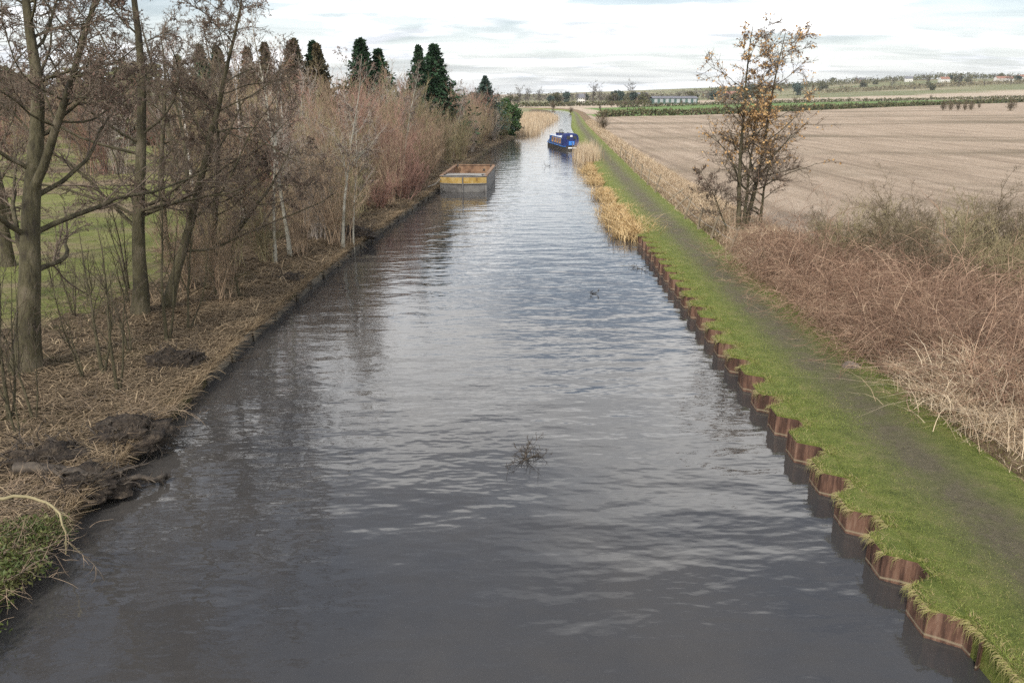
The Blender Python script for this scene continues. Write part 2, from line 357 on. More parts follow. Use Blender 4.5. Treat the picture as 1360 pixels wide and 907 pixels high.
def terrain_mats():
    # towpath: green turf worn to earth along its middle
    def base(name): 
        m = bpy.data.materials.new(name); m.use_nodes = True; return m, m.node_tree.nodes, m.node_tree.links, m.node_tree.nodes['Principled BSDF']
    def nz(N, L, vec, s, d=6, r=.6):
        n = N.new('ShaderNodeTexNoise'); n.inputs['Scale'].default_value = s; n.inputs['Detail'].default_value = d; n.inputs['Roughness'].default_value = r
        L.new(vec, n.inputs['Vector']); return n.outputs['Fac']
    def ramp(N, L, fac, cols, pos):
        r = N.new('ShaderNodeValToRGB'); L.new(fac, r.inputs[0]); el = r.color_ramp.elements
        while len(el) < len(cols): el.new(.5)
        for i, c in enumerate(cols): el[i].position = pos[i]; el[i].color = (*c, 1)
        return r.outputs[0]
    def mixc(N, L, f, a, b):
        x = N.new('ShaderNodeMix'); x.data_type = 'RGBA'
        L.new(f, x.inputs[0]) if not isinstance(f, float) else None
        if isinstance(f, float): x.inputs[0].default_value = f
        L.new(a, x.inputs[6]); L.new(b, x.inputs[7]); return x.outputs[2]
    def mth(N, L, op, a, b):
        n = N.new('ShaderNodeMath'); n.operation = op; n.use_clamp = True
        for i, v in enumerate((a, b)):
            if isinstance(v, (int, float)): n.inputs[i].default_value = v
            else: L.new(v, n.inputs[i])
        return n.outputs[0]
    def bump(N, L, b, h, d):
        p = N.new('ShaderNodeBump'); p.inputs['Distance'].default_value = d; L.new(h, p.inputs['Height']); L.new(p.outputs[0], b.inputs['Normal'])
    m, N, L, b = base('towpath'); b.inputs['Roughness'].default_value = .9; b.inputs['Specular IOR Level'].default_value = .2
    g = N.new('ShaderNodeNewGeometry').outputs['Position']
    a = N.new('ShaderNodeAttribute'); a.attribute_name = 'wear'
    turf = ramp(N, L, nz(N, L, g, 2.6, 12, .78), [(.065, .09, .018), (.175, .21, .045), (.33, .295, .115)], [.3, .5, .72])
    earth = ramp(N, L, nz(N, L, g, 7, 12, .8), [(.085, .08, .045), (.155, .135, .085), (.21, .175, .12)], [.3, .5, .72])
    w = mth(N, L, 'ADD', a.outputs['Fac'], 0); 
    nn = N.new('ShaderNodeMapRange'); L.new(nz(N, L, g, 1.3, 8, .7), nn.inputs[0]); nn.inputs[1].default_value = .35; nn.inputs[2].default_value = .65; nn.inputs[3].default_value = -.35; nn.inputs[4].default_value = .35
    ww = N.new('ShaderNodeMath'); ww.operation = 'MULTIPLY_ADD'; L.new(nn.outputs[0], ww.inputs[0]); L.new(w, ww.inputs[1]); L.new(w, ww.inputs[2]); ww.use_clamp = True
    L.new(mixc(N, L, ww.outputs[0], turf, earth), b.inputs['Base Color']); bump(N, L, b, nz(N, L, g, 22, 10, .8), .09)
    M['towpath'] = m
    # verge under the dead grass
    m, N, L, b = base('verge'); b.inputs['Roughness'].default_value = .95; b.inputs['Specular IOR Level'].default_value = .1
    g = N.new('ShaderNodeNewGeometry').outputs['Position']
    L.new(ramp(N, L, nz(N, L, g, 1.5, 8, .7), [(.07, .048, .03), (.22, .155, .095), (.42, .32, .21)], [.3, .5, .7]), b.inputs['Base Color']); bump(N, L, b, nz(N, L, g, 12, 8, .8), .15)
    M['verge'] = m
    # wooded bank: leaf litter
    m, N, L, b = base('leaf_litter'); b.inputs['Roughness'].default_value = .95; b.inputs['Specular IOR Level'].default_value = .1
    g = N.new('ShaderNodeNewGeometry').outputs['Position']
    lit = ramp(N, L, nz(N, L, g, 2.2, 10, .75), [(.055, .042, .028), (.15, .11, .07), (.27, .21, .135)], [.3, .5, .72])
    mos = ramp(N, L, nz(N, L, g, 3, 6, .6), [(.06, .075, .02), (.13, .14, .04)], [.3, .7])
    mk = N.new('ShaderNodeMapRange'); L.new(nz(N, L, g, .45, 5, .6), mk.inputs[0]); mk.inputs[1].default_value = .52; mk.inputs[2].default_value = .66; mk.inputs[4].default_value = .7
    L.new(mixc(N, L, mk.outputs[0], lit, mos), b.inputs['Base Color']); bump(N, L, b, nz(N, L, g, 9, 10, .8), .12)
    M['leaf_litter'] = m
    # lawn beyond the trees
    m, N, L, b = base('meadow'); b.inputs['Roughness'].default_value = .9; b.inputs['Specular IOR Level'].default_value = .15
    g = N.new('ShaderNodeNewGeometry').outputs['Position']
    lw = ramp(N, L, nz(N, L, g, .8, 9, .75), [(.10, .115, .035), (.17, .185, .055), (.27, .25, .11)], [.3, .5, .72])
    br = ramp(N, L, nz(N, L, g, 1.5, 9, .75), [(.11, .08, .05), (.24, .18, .115), (.34, .27, .18)], [.3, .5, .72])
    mk = N.new('ShaderNodeMapRange'); L.new(nz(N, L, mapped_w(N, L, g, (.10, .22, 1), .2), 1.0, 7, .65), mk.inputs[0]); mk.inputs[1].default_value = .46; mk.inputs[2].default_value = .60
    L.new(mixc(N, L, mk.outputs[0], lw, br), b.inputs['Base Color']); bump(N, L, b, nz(N, L, g, 14, 6, .7), .08)
    M['meadow'] = m
    # stubble field: rows along the canal, wheelings, damp patches
    m, N, L, b = base('ploughed_field'); b.inputs['Roughness'].default_value = .95; b.inputs['Specular IOR Level'].default_value = .1
    g = N.new('ShaderNodeNewGeometry').outputs['Position']
    def mapped(s, rot=0):
        q = N.new('ShaderNodeMapping'); q.inputs['Scale'].default_value = s; q.inputs['Rotation'].default_value = (0, 0, rot); L.new(g, q.inputs[0]); return q.outputs[0]
    c1 = ramp(N, L, nz(N, L, mapped((.5, .05, 1), .08), 1.0, 9, .7), [(.13, .095, .065), (.36, .28, .205), (.55, .445, .345)], [.3, .5, .72])
    c2 = ramp(N, L, nz(N, L, g, 3.0, 10, .8), [(.22, .16, .11), (.42, .325, .24), (.58, .47, .365)], [.3, .5, .7])
    c = mixc(N, L, .5, c1, c2)
    damp = N.new('ShaderNodeMapRange'); L.new(nz(N, L, mapped((.014, .05, 1), .2), 1.0, 6, .6), damp.inputs[0]); damp.inputs[1].default_value = .50; damp.inputs[2].default_value = .66; damp.inputs[4].default_value = .8
    dk = N.new('ShaderNodeRGB'); dk.outputs[0].default_value = (.17, .135, .09, 1)
    c = mixc(N, L, damp.outputs[0], c, dk.outputs[0])
    wv = N.new('ShaderNodeTexWave'); wv.wave_type = 'BANDS'; wv.bands_direction = 'X'; wv.inputs['Scale'].default_value = .055; wv.inputs['Distortion'].default_value = 2.6; wv.inputs['Detail'].default_value = 3; wv.inputs['Detail Scale'].default_value = .4
    L.new(mapped((1, .12, 1), .08), wv.inputs[0])
    tr = N.new('ShaderNodeMapRange'); L.new(wv.outputs['Fac'], tr.inputs[0]); tr.inputs[1].default_value = .93; tr.inputs[2].default_value = 1.0; tr.inputs[4].default_value = .30
    dk2 = N.new('ShaderNodeRGB'); dk2.outputs[0].default_value = (.14, .10, .07, 1)
    c = mixc(N, L, tr.outputs[0], c, dk2.outputs[0])
    L.new(c, b.inputs['Base Color']); bump(N, L, b, nz(N, L, g, 5, 8, .8), .16)
    M['ploughed_field'] = m
    M['green_field'] = mat('green_field', [(.09, .15, .03), (.14, .22, .045)], .02, 6, .9, 0, coord='Object')
    M['pale_field'] = mat('pale_field', [(.30, .23, .17), (.42, .33, .24), (.47, .39, .28)], .006, 6, .95, coord='Object', stretch=(1, 3, 1))
    M['ground'] = mat('ground', [(.09, .12, .04), (.20, .19, .09), (.36, .29, .20)], .004, 5, .95, coord='Object', stretch=(1, 2.5, 1))
    M['canal_bed'] = mat('canal_bed', [(.05, .04, .03), (.09, .075, .055)], 2, 5, .9)
    # murky canal water, lightly ruffled
    m, N, L, b = base('water'); b.inputs['Roughness'].default_value = .02; b.inputs['IOR'].default_value = 1.5
    b.inputs['Specular IOR Level'].default_value = .5
    g = N.new('ShaderNodeNewGeometry').outputs['Position']
    L.new(ramp(N, L, nz(N, L, mapped_w(N, L, g, (.25, .18, 1), .3), 1.0, 5, .6), [(.040, .040, .042), (.060, .055, .050)], [.35, .65]), b.inputs['Base Color'])
    calm = N.new('ShaderNodeMapRange'); L.new(nz(N, L, mapped_w(N, L, g, (.10, .14, 1), .4), 1.0, 3, .5), calm.inputs[0])
    calm.inputs[1].default_value = .35; calm.inputs[2].default_value = .65; calm.inputs[3].default_value = .35; calm.inputs[4].default_value = 1.0
    h1 = nz(N, L, mapped_w(N, L, g, (.55, 1.15, 1), -.25), 1.0, 3, .5)
    h2 = nz(N, L, mapped_w(N, L, g, (2.2, 4.6, 1), .15), 1.0, 3, .55)
    s1 = N.new('ShaderNodeMath'); s1.operation = 'MULTIPLY'; L.new(h1, s1.inputs[0]); s1.inputs[1].default_value = 1.0
    s2 = N.new('ShaderNodeMath'); s2.operation = 'MULTIPLY'; L.new(h2, s2.inputs[0]); L.new(calm.outputs[0], s2.inputs[1])
    s3 = N.new('ShaderNodeMath'); s3.operation = 'MULTIPLY_ADD'; L.new(s2.outputs[0], s3.inputs[0]); s3.inputs[1].default_value = .12; L.new(s1.outputs[0], s3.inputs[2])
    p = N.new('ShaderNodeBump'); p.inputs['Distance'].default_value = .046; L.new(s3.outputs[0], p.inputs['Height']); L.new(p.outputs[0], b.inputs['Normal'])
    M['water'] = m
def mapped_w(N, L, g, s, rot):
    q = N.new('ShaderNodeMapping'); q.inputs['Scale'].default_value = s; q.inputs['Rotation'].default_value = (0, 0, rot); L.new(g, q.inputs[0]); return q.outputs[0]
terrain_mats()

def hedge_y(x): return np.interp(x, HEDGE[:, 0], HEDGE[:, 1], left=1e9)
def build_land():
    Y = np.concatenate([np.linspace(-25, 4.5, 10), np.arange(5, 60, .5), np.arange(60, 200, 2.), np.arange(200, 640, 4.), np.geomspace(640, 2950, 40)])
    Lo = np.concatenate([np.geomspace(2800, 22, 40), np.array([18, 15, 12.5, 10.5, 9, 8, 7, 6, 5.2, 4.6, 4, 3.5, 3, 2.6, 2.2, 1.8, 1.4, 1.0, .6, .3, .0])])
    Fo = np.concatenate([np.arange(0, 20, 1.5), np.arange(20, 640, 5.), np.geomspace(640, 2800, 24)])
    xl, xr, xt, xf = XL(Y), XR(Y), XT(Y), XF(Y)
    pile = (Y < 38)
    cols = [xl[:, None] - Lo[None]]
    bed = np.stack([xl + .02, xl + .6, (xl + xr) / 2, xr - .5, np.where(pile, xr + .22, xr - .02)], 1)
    tw = xr[:, None] + np.where(pile, .24, 0.)[:, None] + (xt - xr - np.where(pile, .24, 0))[:, None] * np.linspace(0, 1, 13)[None, :-1]
    ve = xt[:, None] + (xf - xt)[:, None] * np.linspace(0, 1, 13)[None, :-1]
    X = np.concatenate([cols[0], bed, tw, ve, xf[:, None] + Fo[None]], 1)
    YY = np.broadcast_to(Y[:, None], X.shape)
    Z = zt(X, YY)
    nL = len(Lo); b0, b1 = nL, nL + 5
    land = np.where(Y > 452)[0]
    zb = np.where(np.arange(5)[None] % 4 == 0, -.9, -1.1) + 0 * X[:, b0:b1]
    Z[:, b0:b1] = np.where(Y[:, None] > 452, Z[:, b0:b1], zb)
    R_, C_ = X.shape
    V = np.stack([X, YY, Z], -1).reshape(-1, 3)
    ri, ci = np.meshgrid(np.arange(R_ - 1), np.arange(C_ - 1), indexing='ij')
    F = np.stack([ri * C_ + ci, ri * C_ + ci + 1, (ri + 1) * C_ + ci + 1, (ri + 1) * C_ + ci], -1).reshape(-1, 4)
    cx = V[F].mean(1); fx, fy = cx[:, 0], cx[:, 1]; ci = ci.ravel()
    cls = np.full(len(F), 'ground', dtype=object)
    far = fy > 452
    ol = XL(fy) - fx
    lawn = 5.2 + .9 * np.sin(fy * .45) + 3.5 * sstep(26, 45, fy)
    left = ci < b0
    cls[left & (ol < 160) & (fy < 200)] = 'meadow'
    cls[left & (ol < lawn) & (fy < 380)] = 'wooded_bank'
    cls[(ci >= b0 - 1 + 1) & (ci < b1 - 1)] = 'canal_bed'
    cls[(ci == b0 - 1)] = 'wooded_bank'
    t0 = b1; t1 = b1 + 12; v1 = t1 + 12
    cls[(ci >= t0 - 1) & (ci < t1)] = 'towpath'
    cls[(ci >= t1) & (ci < v1)] = 'verge'
    fieldm = ci >= v1
    hy = hedge_y(fx)
    cls[fieldm & (fy < hy) & (fx < 640) & (fy < 560)] = 'ploughed_field'
    gx = fieldm & (fy >= hy) & (fy < hy + 170 + 40 * np.sin(fx * .012)) & (fx < 640)
    cls[gx] = 'green_field'
    cls[fieldm & (fy >= hy) & ~gx & (fy < hy + 420) & (fx < 900)] = 'pale_field'
    cls[fieldm & (fx < 60) & (fy > 300) & (fy < 560) & (fx < 40)] = 'pale_field'
    cls[far & (ci < v1) & (ci >= b0 - 18)] = 'pale_field'
    mats = {'canal_bed': 'canal_bed', 'wooded_bank': 'leaf_litter'}
    for nm in ('ground', 'meadow', 'wooded_bank', 'canal_bed', 'towpath', 'verge', 'ploughed_field', 'green_field', 'pale_field'):
        f = F[cls == nm]; u, inv = np.unique(f, return_inverse=True)
        v = V[u]; at_ = None
        if nm == 'towpath':
            o = (v[:, 0] - XR(v[:, 1])) / (XT(v[:, 1]) - XR(v[:, 1]))
            at_ = {'wear': .95 * np.exp(-((o - .56) / .23) ** 2)}
        ob = link(nm, mesh_np(nm, v, inv.reshape(-1, 4), True, at_), M[mats.get(nm, nm)])
        tag(ob, kind='structure')
    # water
    yw = Y[Y < 453]; wx = np.stack([XL(yw) - .5, XR(yw) + .6], 1)
    V = np.concatenate([np.stack([wx[:, 0], yw, 0 * yw], 1), np.stack([wx[:, 1], yw, 0 * yw], 1)]); n = len(yw)
    F = np.array([[i, n + i, n + i + 1, i + 1] for i in range(n - 1)])
    tag(link('canal_water', mesh_np('canal_water', V, F), M['water']), kind='structure')
build_land()

# ------------------------------------------------------------------ steel sheet piling along the towpath
PER = 1.25; PY0 = 8.1; NP = 23
PROF = [(0, .20), (.17, .20), (.38, -.17), (.87, -.17), (1.08, .20), (1.25, .20)]
def build_piling():
    m = bpy.data.materials.new('rusty_steel'); m.use_nodes = True; nt = m.node_tree; N = nt.nodes; L = nt.links; b = N['Principled BSDF']
    b.inputs['Roughness'].default_value = .85; b.inputs['Specular IOR Level'].default_value = .2
    g = N.new('ShaderNodeNewGeometry').outputs['Position']
    q = N.new('ShaderNodeMapping'); q.inputs['Scale'].default_value = (5, 5, .7); L.new(g, q.inputs[0])
    n = N.new('ShaderNodeTexNoise'); n.inputs['Scale'].default_value = 1.3; n.inputs['Detail'].default_value = 8; n.inputs['Roughness'].default_value = .7; L.new(q.outputs[0], n.inputs['Vector'])
    r = N.new('ShaderNodeValToRGB'); L.new(n.outputs['Fac'], r.inputs[0]); e = r.color_ramp.elements
    e.new(.5); e.new(.6)
    for i, (p, c) in enumerate([(.3, (.022, .015, .012)), (.46, (.09, .05, .036)), (.56, (.17, .095, .065)), (.72, (.26, .18, .13))]): e[i].position = p; e[i].color = (*c, 1)
    sp = N.new('ShaderNodeSeparateXYZ'); L.new(g, sp.inputs[0])
    n3 = N.new('ShaderNodeTexNoise'); n3.inputs['Scale'].default_value = 3; L.new(g, n3.inputs['Vector'])
    zz = N.new('ShaderNodeMath'); zz.operation = 'MULTIPLY_ADD'; L.new(n3.outputs['Fac'], zz.inputs[0]); zz.inputs[1].default_value = -.05; L.new(sp.outputs[2], zz.inputs[2])
    tm = N.new('ShaderNodeValToRGB'); L.new(zz.outputs[0], tm.inputs[0]); t = tm.color_ramp.elements      # dried scum line above the wet foot
    t[0].position = 0.0; t[0].color = (0, 0, 0, 1); t[1].position = .02; t[1].color = (.8, .8, .8, 1); t.new(.032).color = (.6, .6, .6, 1); t.new(.045).color = (0, 0, 0, 1)
    mx = N.new('ShaderNodeMix'); mx.data_type = 'RGBA'; L.new(tm.outputs[0], mx.inputs[0]); L.new(r.outputs[0], mx.inputs[6]); mx.inputs[7].default_value = (.30, .25, .17, 1)
    L.new(mx.outputs[2], b.inputs['Base Color'])
    bp = N.new('ShaderNodeBump'); bp.inputs['Distance'].default_value = .01; L.new(n.outputs['Fac'], bp.inputs['Height']); L.new(bp.outputs[0], b.inputs['Normal'])
    wall = thing('sheet_piling', 'rusty corrugated steel sheet piling holding up the grassy towpath edge', 'piling', (0, 0, 0))
    edge = []
    for k in range(NP):
        y0 = PY0 + k * PER; zt_ = .405 + rng.normal() * .008; jx = rng.normal() * .012
        pts = [(XR(y0 + a) + x + jx, y0 + a) for a, x in PROF]
        pts = [(x, y + (-.001 if i == len(pts) - 1 else (.001 if i == 0 else 0))) for i, (x, y) in enumerate(pts)]
        P = np.array(pts); T = np.gradient(P, axis=0); T /= np.linalg.norm(T, axis=1)[:, None]
        nn = np.stack([T[:, 1], -T[:, 0]], 1) * .014
        A = Acc(); n_ = len(P)
        V = []
        for pp, z in ((P, zt_), (P, -.8), (P + nn, -.8), (P + nn, zt_)): V.append(np.column_stack([pp, np.full(n_, z)]))
        F = []
        for ring in range(4):
            for i in range(n_ - 1):
                a = ring * n_ + i; bq = ((ring + 1) % 4) * n_ + i; F.append([a, a + 1, bq + 1, bq])
        F += [[0, n_, 2 * n_, 3 * n_], [n_ - 1, 4 * n_ - 1, 3 * n_ - 1, 2 * n_ - 1]]
        A.add(np.vstack(V), F); A.build('pile', m, wall)
        edge += [(x + .012, y) for x, y in pts[:-1]]
    # the odd end plate standing clear of the bank
    A = Acc(); A.box((5.62, 7.98, -.1), (.02, .34, .95), rz=-.9); A.build('end_plate', m, wall)
    # turf filling the corrugations
    E_ = np.array(edge + [(XR(PY0 + NP * PER) + .2, PY0 + NP * PER)])
    ys = np.unique(np.concatenate([E_[:, 1], np.arange(PY0, PY0 + NP * PER, .11)])); xe = np.interp(ys, E_[:, 1], E_[:, 0])
    rows = []
    for t in (0, .33, .66, 1):
        x = xe * (1 - t) + (XR(ys) + .26) * t
        rows.append(np.stack([x, ys, .425 + .02 * np.sin(t * 3) + fbm(x, ys, .3, 4) * .03], 1))
    drop = rows[0].copy(); drop[:, 2] -= .06; rows = [drop] + rows
    V = np.vstack(rows); n_ = len(ys)
    F = [[r_ * n_ + i, (r_ + 1) * n_ + i, (r_ + 1) * n_ + i + 1, r_ * n_ + i + 1] for r_ in range(len(rows) - 1) for i in range(n_ - 1)]
    o = link('turf_edge', mesh_np('turf_edge', V, np.array(F), True, {'wear': np.zeros(len(V))}), M['towpath']); tag(o, kind='structure')
    y2 = np.arange(4.0, PY0, .1); return np.r_[y2, ys], np.r_[XR(y2) + .25, xe]
EDGE_Y, EDGE_X = build_piling()

# ------------------------------------------------------------------ timber edging of the wooded bank
def build_edging():
    root = thing('bank_edging', 'low weathered grey timber edging along the foot of the wooded bank', 'edging')
    y = 17.6; r = np.random.default_rng(3)
    while y < 57:
        L_ = r.uniform(1.7, 2.3); y1 = y + L_
        a = np.array([XL(y) + .05, y]); b = np.array([XL(y1) + .05, y1]); c = (a + b) / 2; d = b - a
        A = Acc(); A.box((c[0] + r.normal() * .015, c[1], .0 + r.normal() * .035), (.055, np.linalg.norm(d) - .03, .36), rz=-math.atan2(d[0], d[1]) + r.normal() * .02, tilt=(0, r.normal() * .05))
        bevel(A.build('board', M['plank'], root), .008, 1)
        A = Acc(); A.tube([(b[0] + .06, b[1], -.5), (b[0] + .06 + r.normal() * .02, b[1], .22 + r.uniform(0, .1))], .045, 8); A.build('stake', M['plank'], root)
        y = y1
build_edging()

# ------------------------------------------------------------------ trees
def tree_parts(root, seed, stems, levels, mats, flake=None, base_k=8, shrub=False):
    """stems: list of (base, direction, length, radius, gnarl, up); levels: dicts for spread(); one mesh per part"""
    r = np.random.default_rng(seed)
    Ps, Rs = [], []
    for (b, d, ln, rad, gn, up) in stems:
        P, R = walk(np.array([b], float), np.array([d], float), np.array([ln]), 14, r, gn, up, .12, np.array([rad]), .9)
        R[:, 0] *= 1.35 if b[2] < .3 else 1.0; R[:, 1] *= 1.08 if b[2] < .3 else 1.0
        Ps.append(P); Rs.append(R)
        if not shrub: A = Acc(); A.add(*tubes(P, R, base_k)); A.build('trunk', mats[0], root, True)
    P = np.concatenate(Ps); R = np.concatenate(Rs)
    if shrub: A = Acc(); A.add(*tubes(P, R, base_k)); tag(A.build('stems', mats[0], root, True), kind='stuff')
    cur = (P, R); last = P; C = Acc()
    for i, lv in enumerate(levels):
        lv = dict(lv); k = lv.pop('k', 4)
        cur = spread(cur[0], cur[1], r=r, **lv); last = cur[0]
        if i == 0 and not shrub:
            A = Acc(); A.add(*tubes(cur[0], cur[1], k)); tag(A.build('limbs', mats[1], root, True), kind='stuff')
        else: C.add(*tubes(cur[0], cur[1], k))
    tag(C.build('twigs' if shrub else 'crown', mats[2], root, True), kind='stuff')
    if flake:
        m, n, size, nm, droop = flake
        A = Acc(); A.add(*flakes(tips(last, r, n), size, r, droop)); tag(A.build(nm, m, root), kind='stuff')
    return root

def big_alders():
    mats = (M['bark_moss'], M['bark_moss'], M['twig_dark'])
    lv = [dict(n=19, t0=.18, t1=.97, ang=(.75, 1.35), L=.50, shape=.5, S=10, gnarl=.14, up=.045, ratio=.34, end=.22, k=5),
          dict(n=10, t0=.15, ang=(.5, 1.1), L=.45, shape=.45, S=6, gnarl=.15, up=.02, ratio=.5, rmin=.012, k=4),
          dict(n=9, t0=.1, ang=(.5, 1.1), L=.5, shape=.45, S=3, gnarl=.16, up=.01, ratio=.55, rmin=.009, k=3),
          dict(n=4, t0=.15, ang=(.5, 1.1), L=.6, shape=.4, S=2, gnarl=.15, up=0, ratio=.7, rmin=.0075, k=3)]
    fl = (M['catkin'], 1, .026, 'catkins', .6)
    t = thing('alder_tree', 'stout bare alder with a single thick mossy trunk on the wooded bank', 'tree', on(-11.0, 17.0, -.1))
    tree_parts(t, 11, [((0, 0, 0), (.17, .08, 1), 10.5, .28, .045, .01), ((.72, .34, 4.1), (.55, .1, 1), 7.0, .10, .05, .02)], lv, mats, fl, 14)
    t = thing('alder_tree', 'bare alder with twin trunks, one leaning toward the water', 'tree', on(-10.55, 21.8, -.1))
    tree_parts(t, 23, [((0, 0, 0), (.12, .04, 1), 12.0, .21, .05, .02), ((.45, .75, 0), (.32, .15, 1), 9.5, .16, .05, .02)], lv, mats, fl, 12)
    t = thing('alder_tree', 'crooked forked alder whose limb reaches over the bank edge', 'tree', on(-9.9, 25.3, -.1))
    lv2 = [dict(l) for l in lv]; lv2[0]['n'] = 12
    tree_parts(t, 37, [((0, 0, 0), (.16, .05, 1), 6.5, .15, .10, .03), ((.1, .1, 1.2), (.75, .3, .75), 4.6, .10, .08, .03)], lv2, mats, fl, 10)
    t = thing('alder_tree', 'bare spreading alder standing on the grass behind the twin trunks', 'tree', on(-18.0, 28.0, -.1))
    tree_parts(t, 41, [((0, 0, 0), (.1, .05, 1), 10, .20, .05, .04)], lv2, mats, fl, 8)
    dup(t, on(-15.8, 20.6, -.1), 1.9, 'bare alder half out of sight behind the thick mossy trunk', scale=.95)
    dup(t, on(-24.0, 38.0, -.1), 3.6, 'dark bare tree at the far side of the grass', scale=1.0)
    dup(t, on(-21.5, 33.0, -.1), 5.1, 'bare tree on the grass between the spreading alder and the dark one', scale=.9)
    dup(t, on(-13.6, 31.0, -.1), .7, 'bare tree where the grass meets the red shrubs', scale=.8)
    for x, y, rz, sc_, lab in ((-11.6, 28.6, 2.2, .68, 'small bare alder just beyond the crooked forked one'), (-10.6, 34.0, 4.4, .72, 'small bare alder among the first olive shrubs'), (-15.0, 40.0, 1.2, .85, 'bare tree with its foot in the far edge of the grass'), (-19.5, 47.0, 3.0, 1.0, 'bare tree before the row of conifers')): dup(t, on(x, y, -.1), rz, lab, scale=sc_)
    # slim trees with pale stems
    lvp = [dict(n=16, t0=.35, t1=.98, ang=(.45, .95), L=.30, shape=.6, S=7, gnarl=.10, up=.07, ratio=.42, end=.25, k=5),
           dict(n=8, t0=.2, ang=(.45, 1.0), L=.5, shape=.4, S=4, gnarl=.14, up=.03, ratio=.5, rmin=.008, k=3),
           dict(n=6, t0=.2, ang=(.5, 1.1), L=.55, shape=.4, S=3, gnarl=.15, up=0, ratio=.55, rmin=.006, k=3)]
    flp = (M['catkin'], 2, .04, 'catkins', .5)
    mp = (M['bark_pale'], M['bark_pale'], M['twig_grey'])
    spec = [((385, 335), 9.6, .085, (.03, .02, 1), 'tallest pale-stemmed alder with a tuft of catkins above the thicket', 5),
            ((365, 345), 7.6, .07, (.06, .05, 1), 'slim pale tree rising close beside the tallest pale stem', 6),
            ((455, 322), 8.0, .075, (.10, .03, 1), 'pale tree with a kinked leaning stem above the dark root heap', 7),
            ((470, 318), 7.2, .06, (-.12, .03, 1), 'slender pale tree leaning back from the water above the root heap', 8)]
    for (px, py), h, rad, d, lab, s in spec:
        p = at(px, py, .6); t = thing('alder_tree', lab, 'tree', on(p[0], p[1], -.1))
        tree_parts(t, 60 + s, [((0, 0, 0), d, h, rad, .045, .03)], lvp, mp, flp, 7)
    rr = np.random.default_rng(66)
    for i in range(18):
        y = rr.uniform(40, 118); dup(t, on(XL(y) - rr.uniform(2, 9), y, -.1), rr.uniform(0, 6), 'slim pale-stemmed tree rising out of the thicket', 'pale-stemmed trees of the thicket', rr.uniform(.75, 1.1), (0, rr.normal() * .06 + .04))
    mb = (M['bark_birch'], M['twig_brown'], M['twig_red'])
    for (x, y, h, d, lab, s) in [(-12.8, 38, 8.2, (-.04, 0, 1), 'white-barked birch at the edge of the grass', 1), (-17.5, 44, 8.8, (.02, 0, 1), 'white-barked birch deep among the red shrubs', 2),
                                 (-14.5, 52, 9.0, (.06, 0, 1), 'slanting white birch in front of the conifers', 3), (-8.8, 88, 9.0, (0, 0, 1), 'white birch beside the paired conifers', 4), (-7.2, 96, 9.5, (.03, 0, 1), 'tall white birch beyond the paired conifers', 5)]:
        t = thing('birch_tree', lab, 'tree', on(x, y, -.1)); tree_parts(t, 80 + s, [((0, 0, 0), d, h, .10, .03, .03)], lvp, mb, None, 7)
    # saplings on the bare bank
    lvs = [dict(n=9, t0=.25, t1=.95, ang=(.35, .8), L=.45, shape=.5, S=5, gnarl=.12, up=.08, ratio=.5, k=4),
           dict(n=5, t0=.2, ang=(.4, .9), L=.5, shape=.4, S=4, gnarl=.14, up=.05, ratio=.5, rmin=.006, k=3)]
    sap = [((137, 497), 3.4, .045, (-.03, 0, 1), 'thin dark sapling standing alone before the thick mossy trunk'),
           ((172, 470), 2.6, .03, (-.1, 0, 1), 'spindly sapling in front of the twin trunks'),
           ((222, 455), 4.2, .05, (.1, .05, 1), 'green-barked sapling rooted above the black root heap'),
           ((250, 440), 3.4, .035, (.15, .1, 1), 'leaning sapling beside the crooked forked alder'),
           ((45, 560), 2.2, .03, (-.1, .1, 1), 'scrubby sapling at the top of the tangled bank'),
           ((20, 500), 3.2, .03, (-.1, .1, 1), 'thin sapling hard against the thick mossy trunk')]
    for i, ((px, py), h, rad, d, lab) in enumerate(sap):
        p = at(px, py); t = thing('sapling', lab, 'sapling', (p[0], p[1], p[2] - .05))
        tree_parts(t, 120 + i, [((0, 0, 0), d, h, rad, .05, .05), ((.03, .02, 0), (d[0] + .22, d[1] + .1, 1), h * .8, rad * .7, .05, .05)], lvs, (M['bark_moss'], M['bark_moss'], M['bark_dark']), None, 6)
big_alders()
def undergrowth():
    src = [o for o in bpy.data.objects if o.name.startswith('sapling') and o.parent is None]; r = np.random.default_rng(14); n = 0
    while n < 20:
        y = r.uniform(13.5, 30); x = XL(y) - r.uniform(1.2, 7.5); n += 1
        dup(src[n % len(src)], on(x, y, -.05), r.uniform(0, 6.28), 'thin leafless whip scattered under the alders on the littered bank', 'thin whips under the alders', r.uniform(.45, 1.0))
undergrowth()

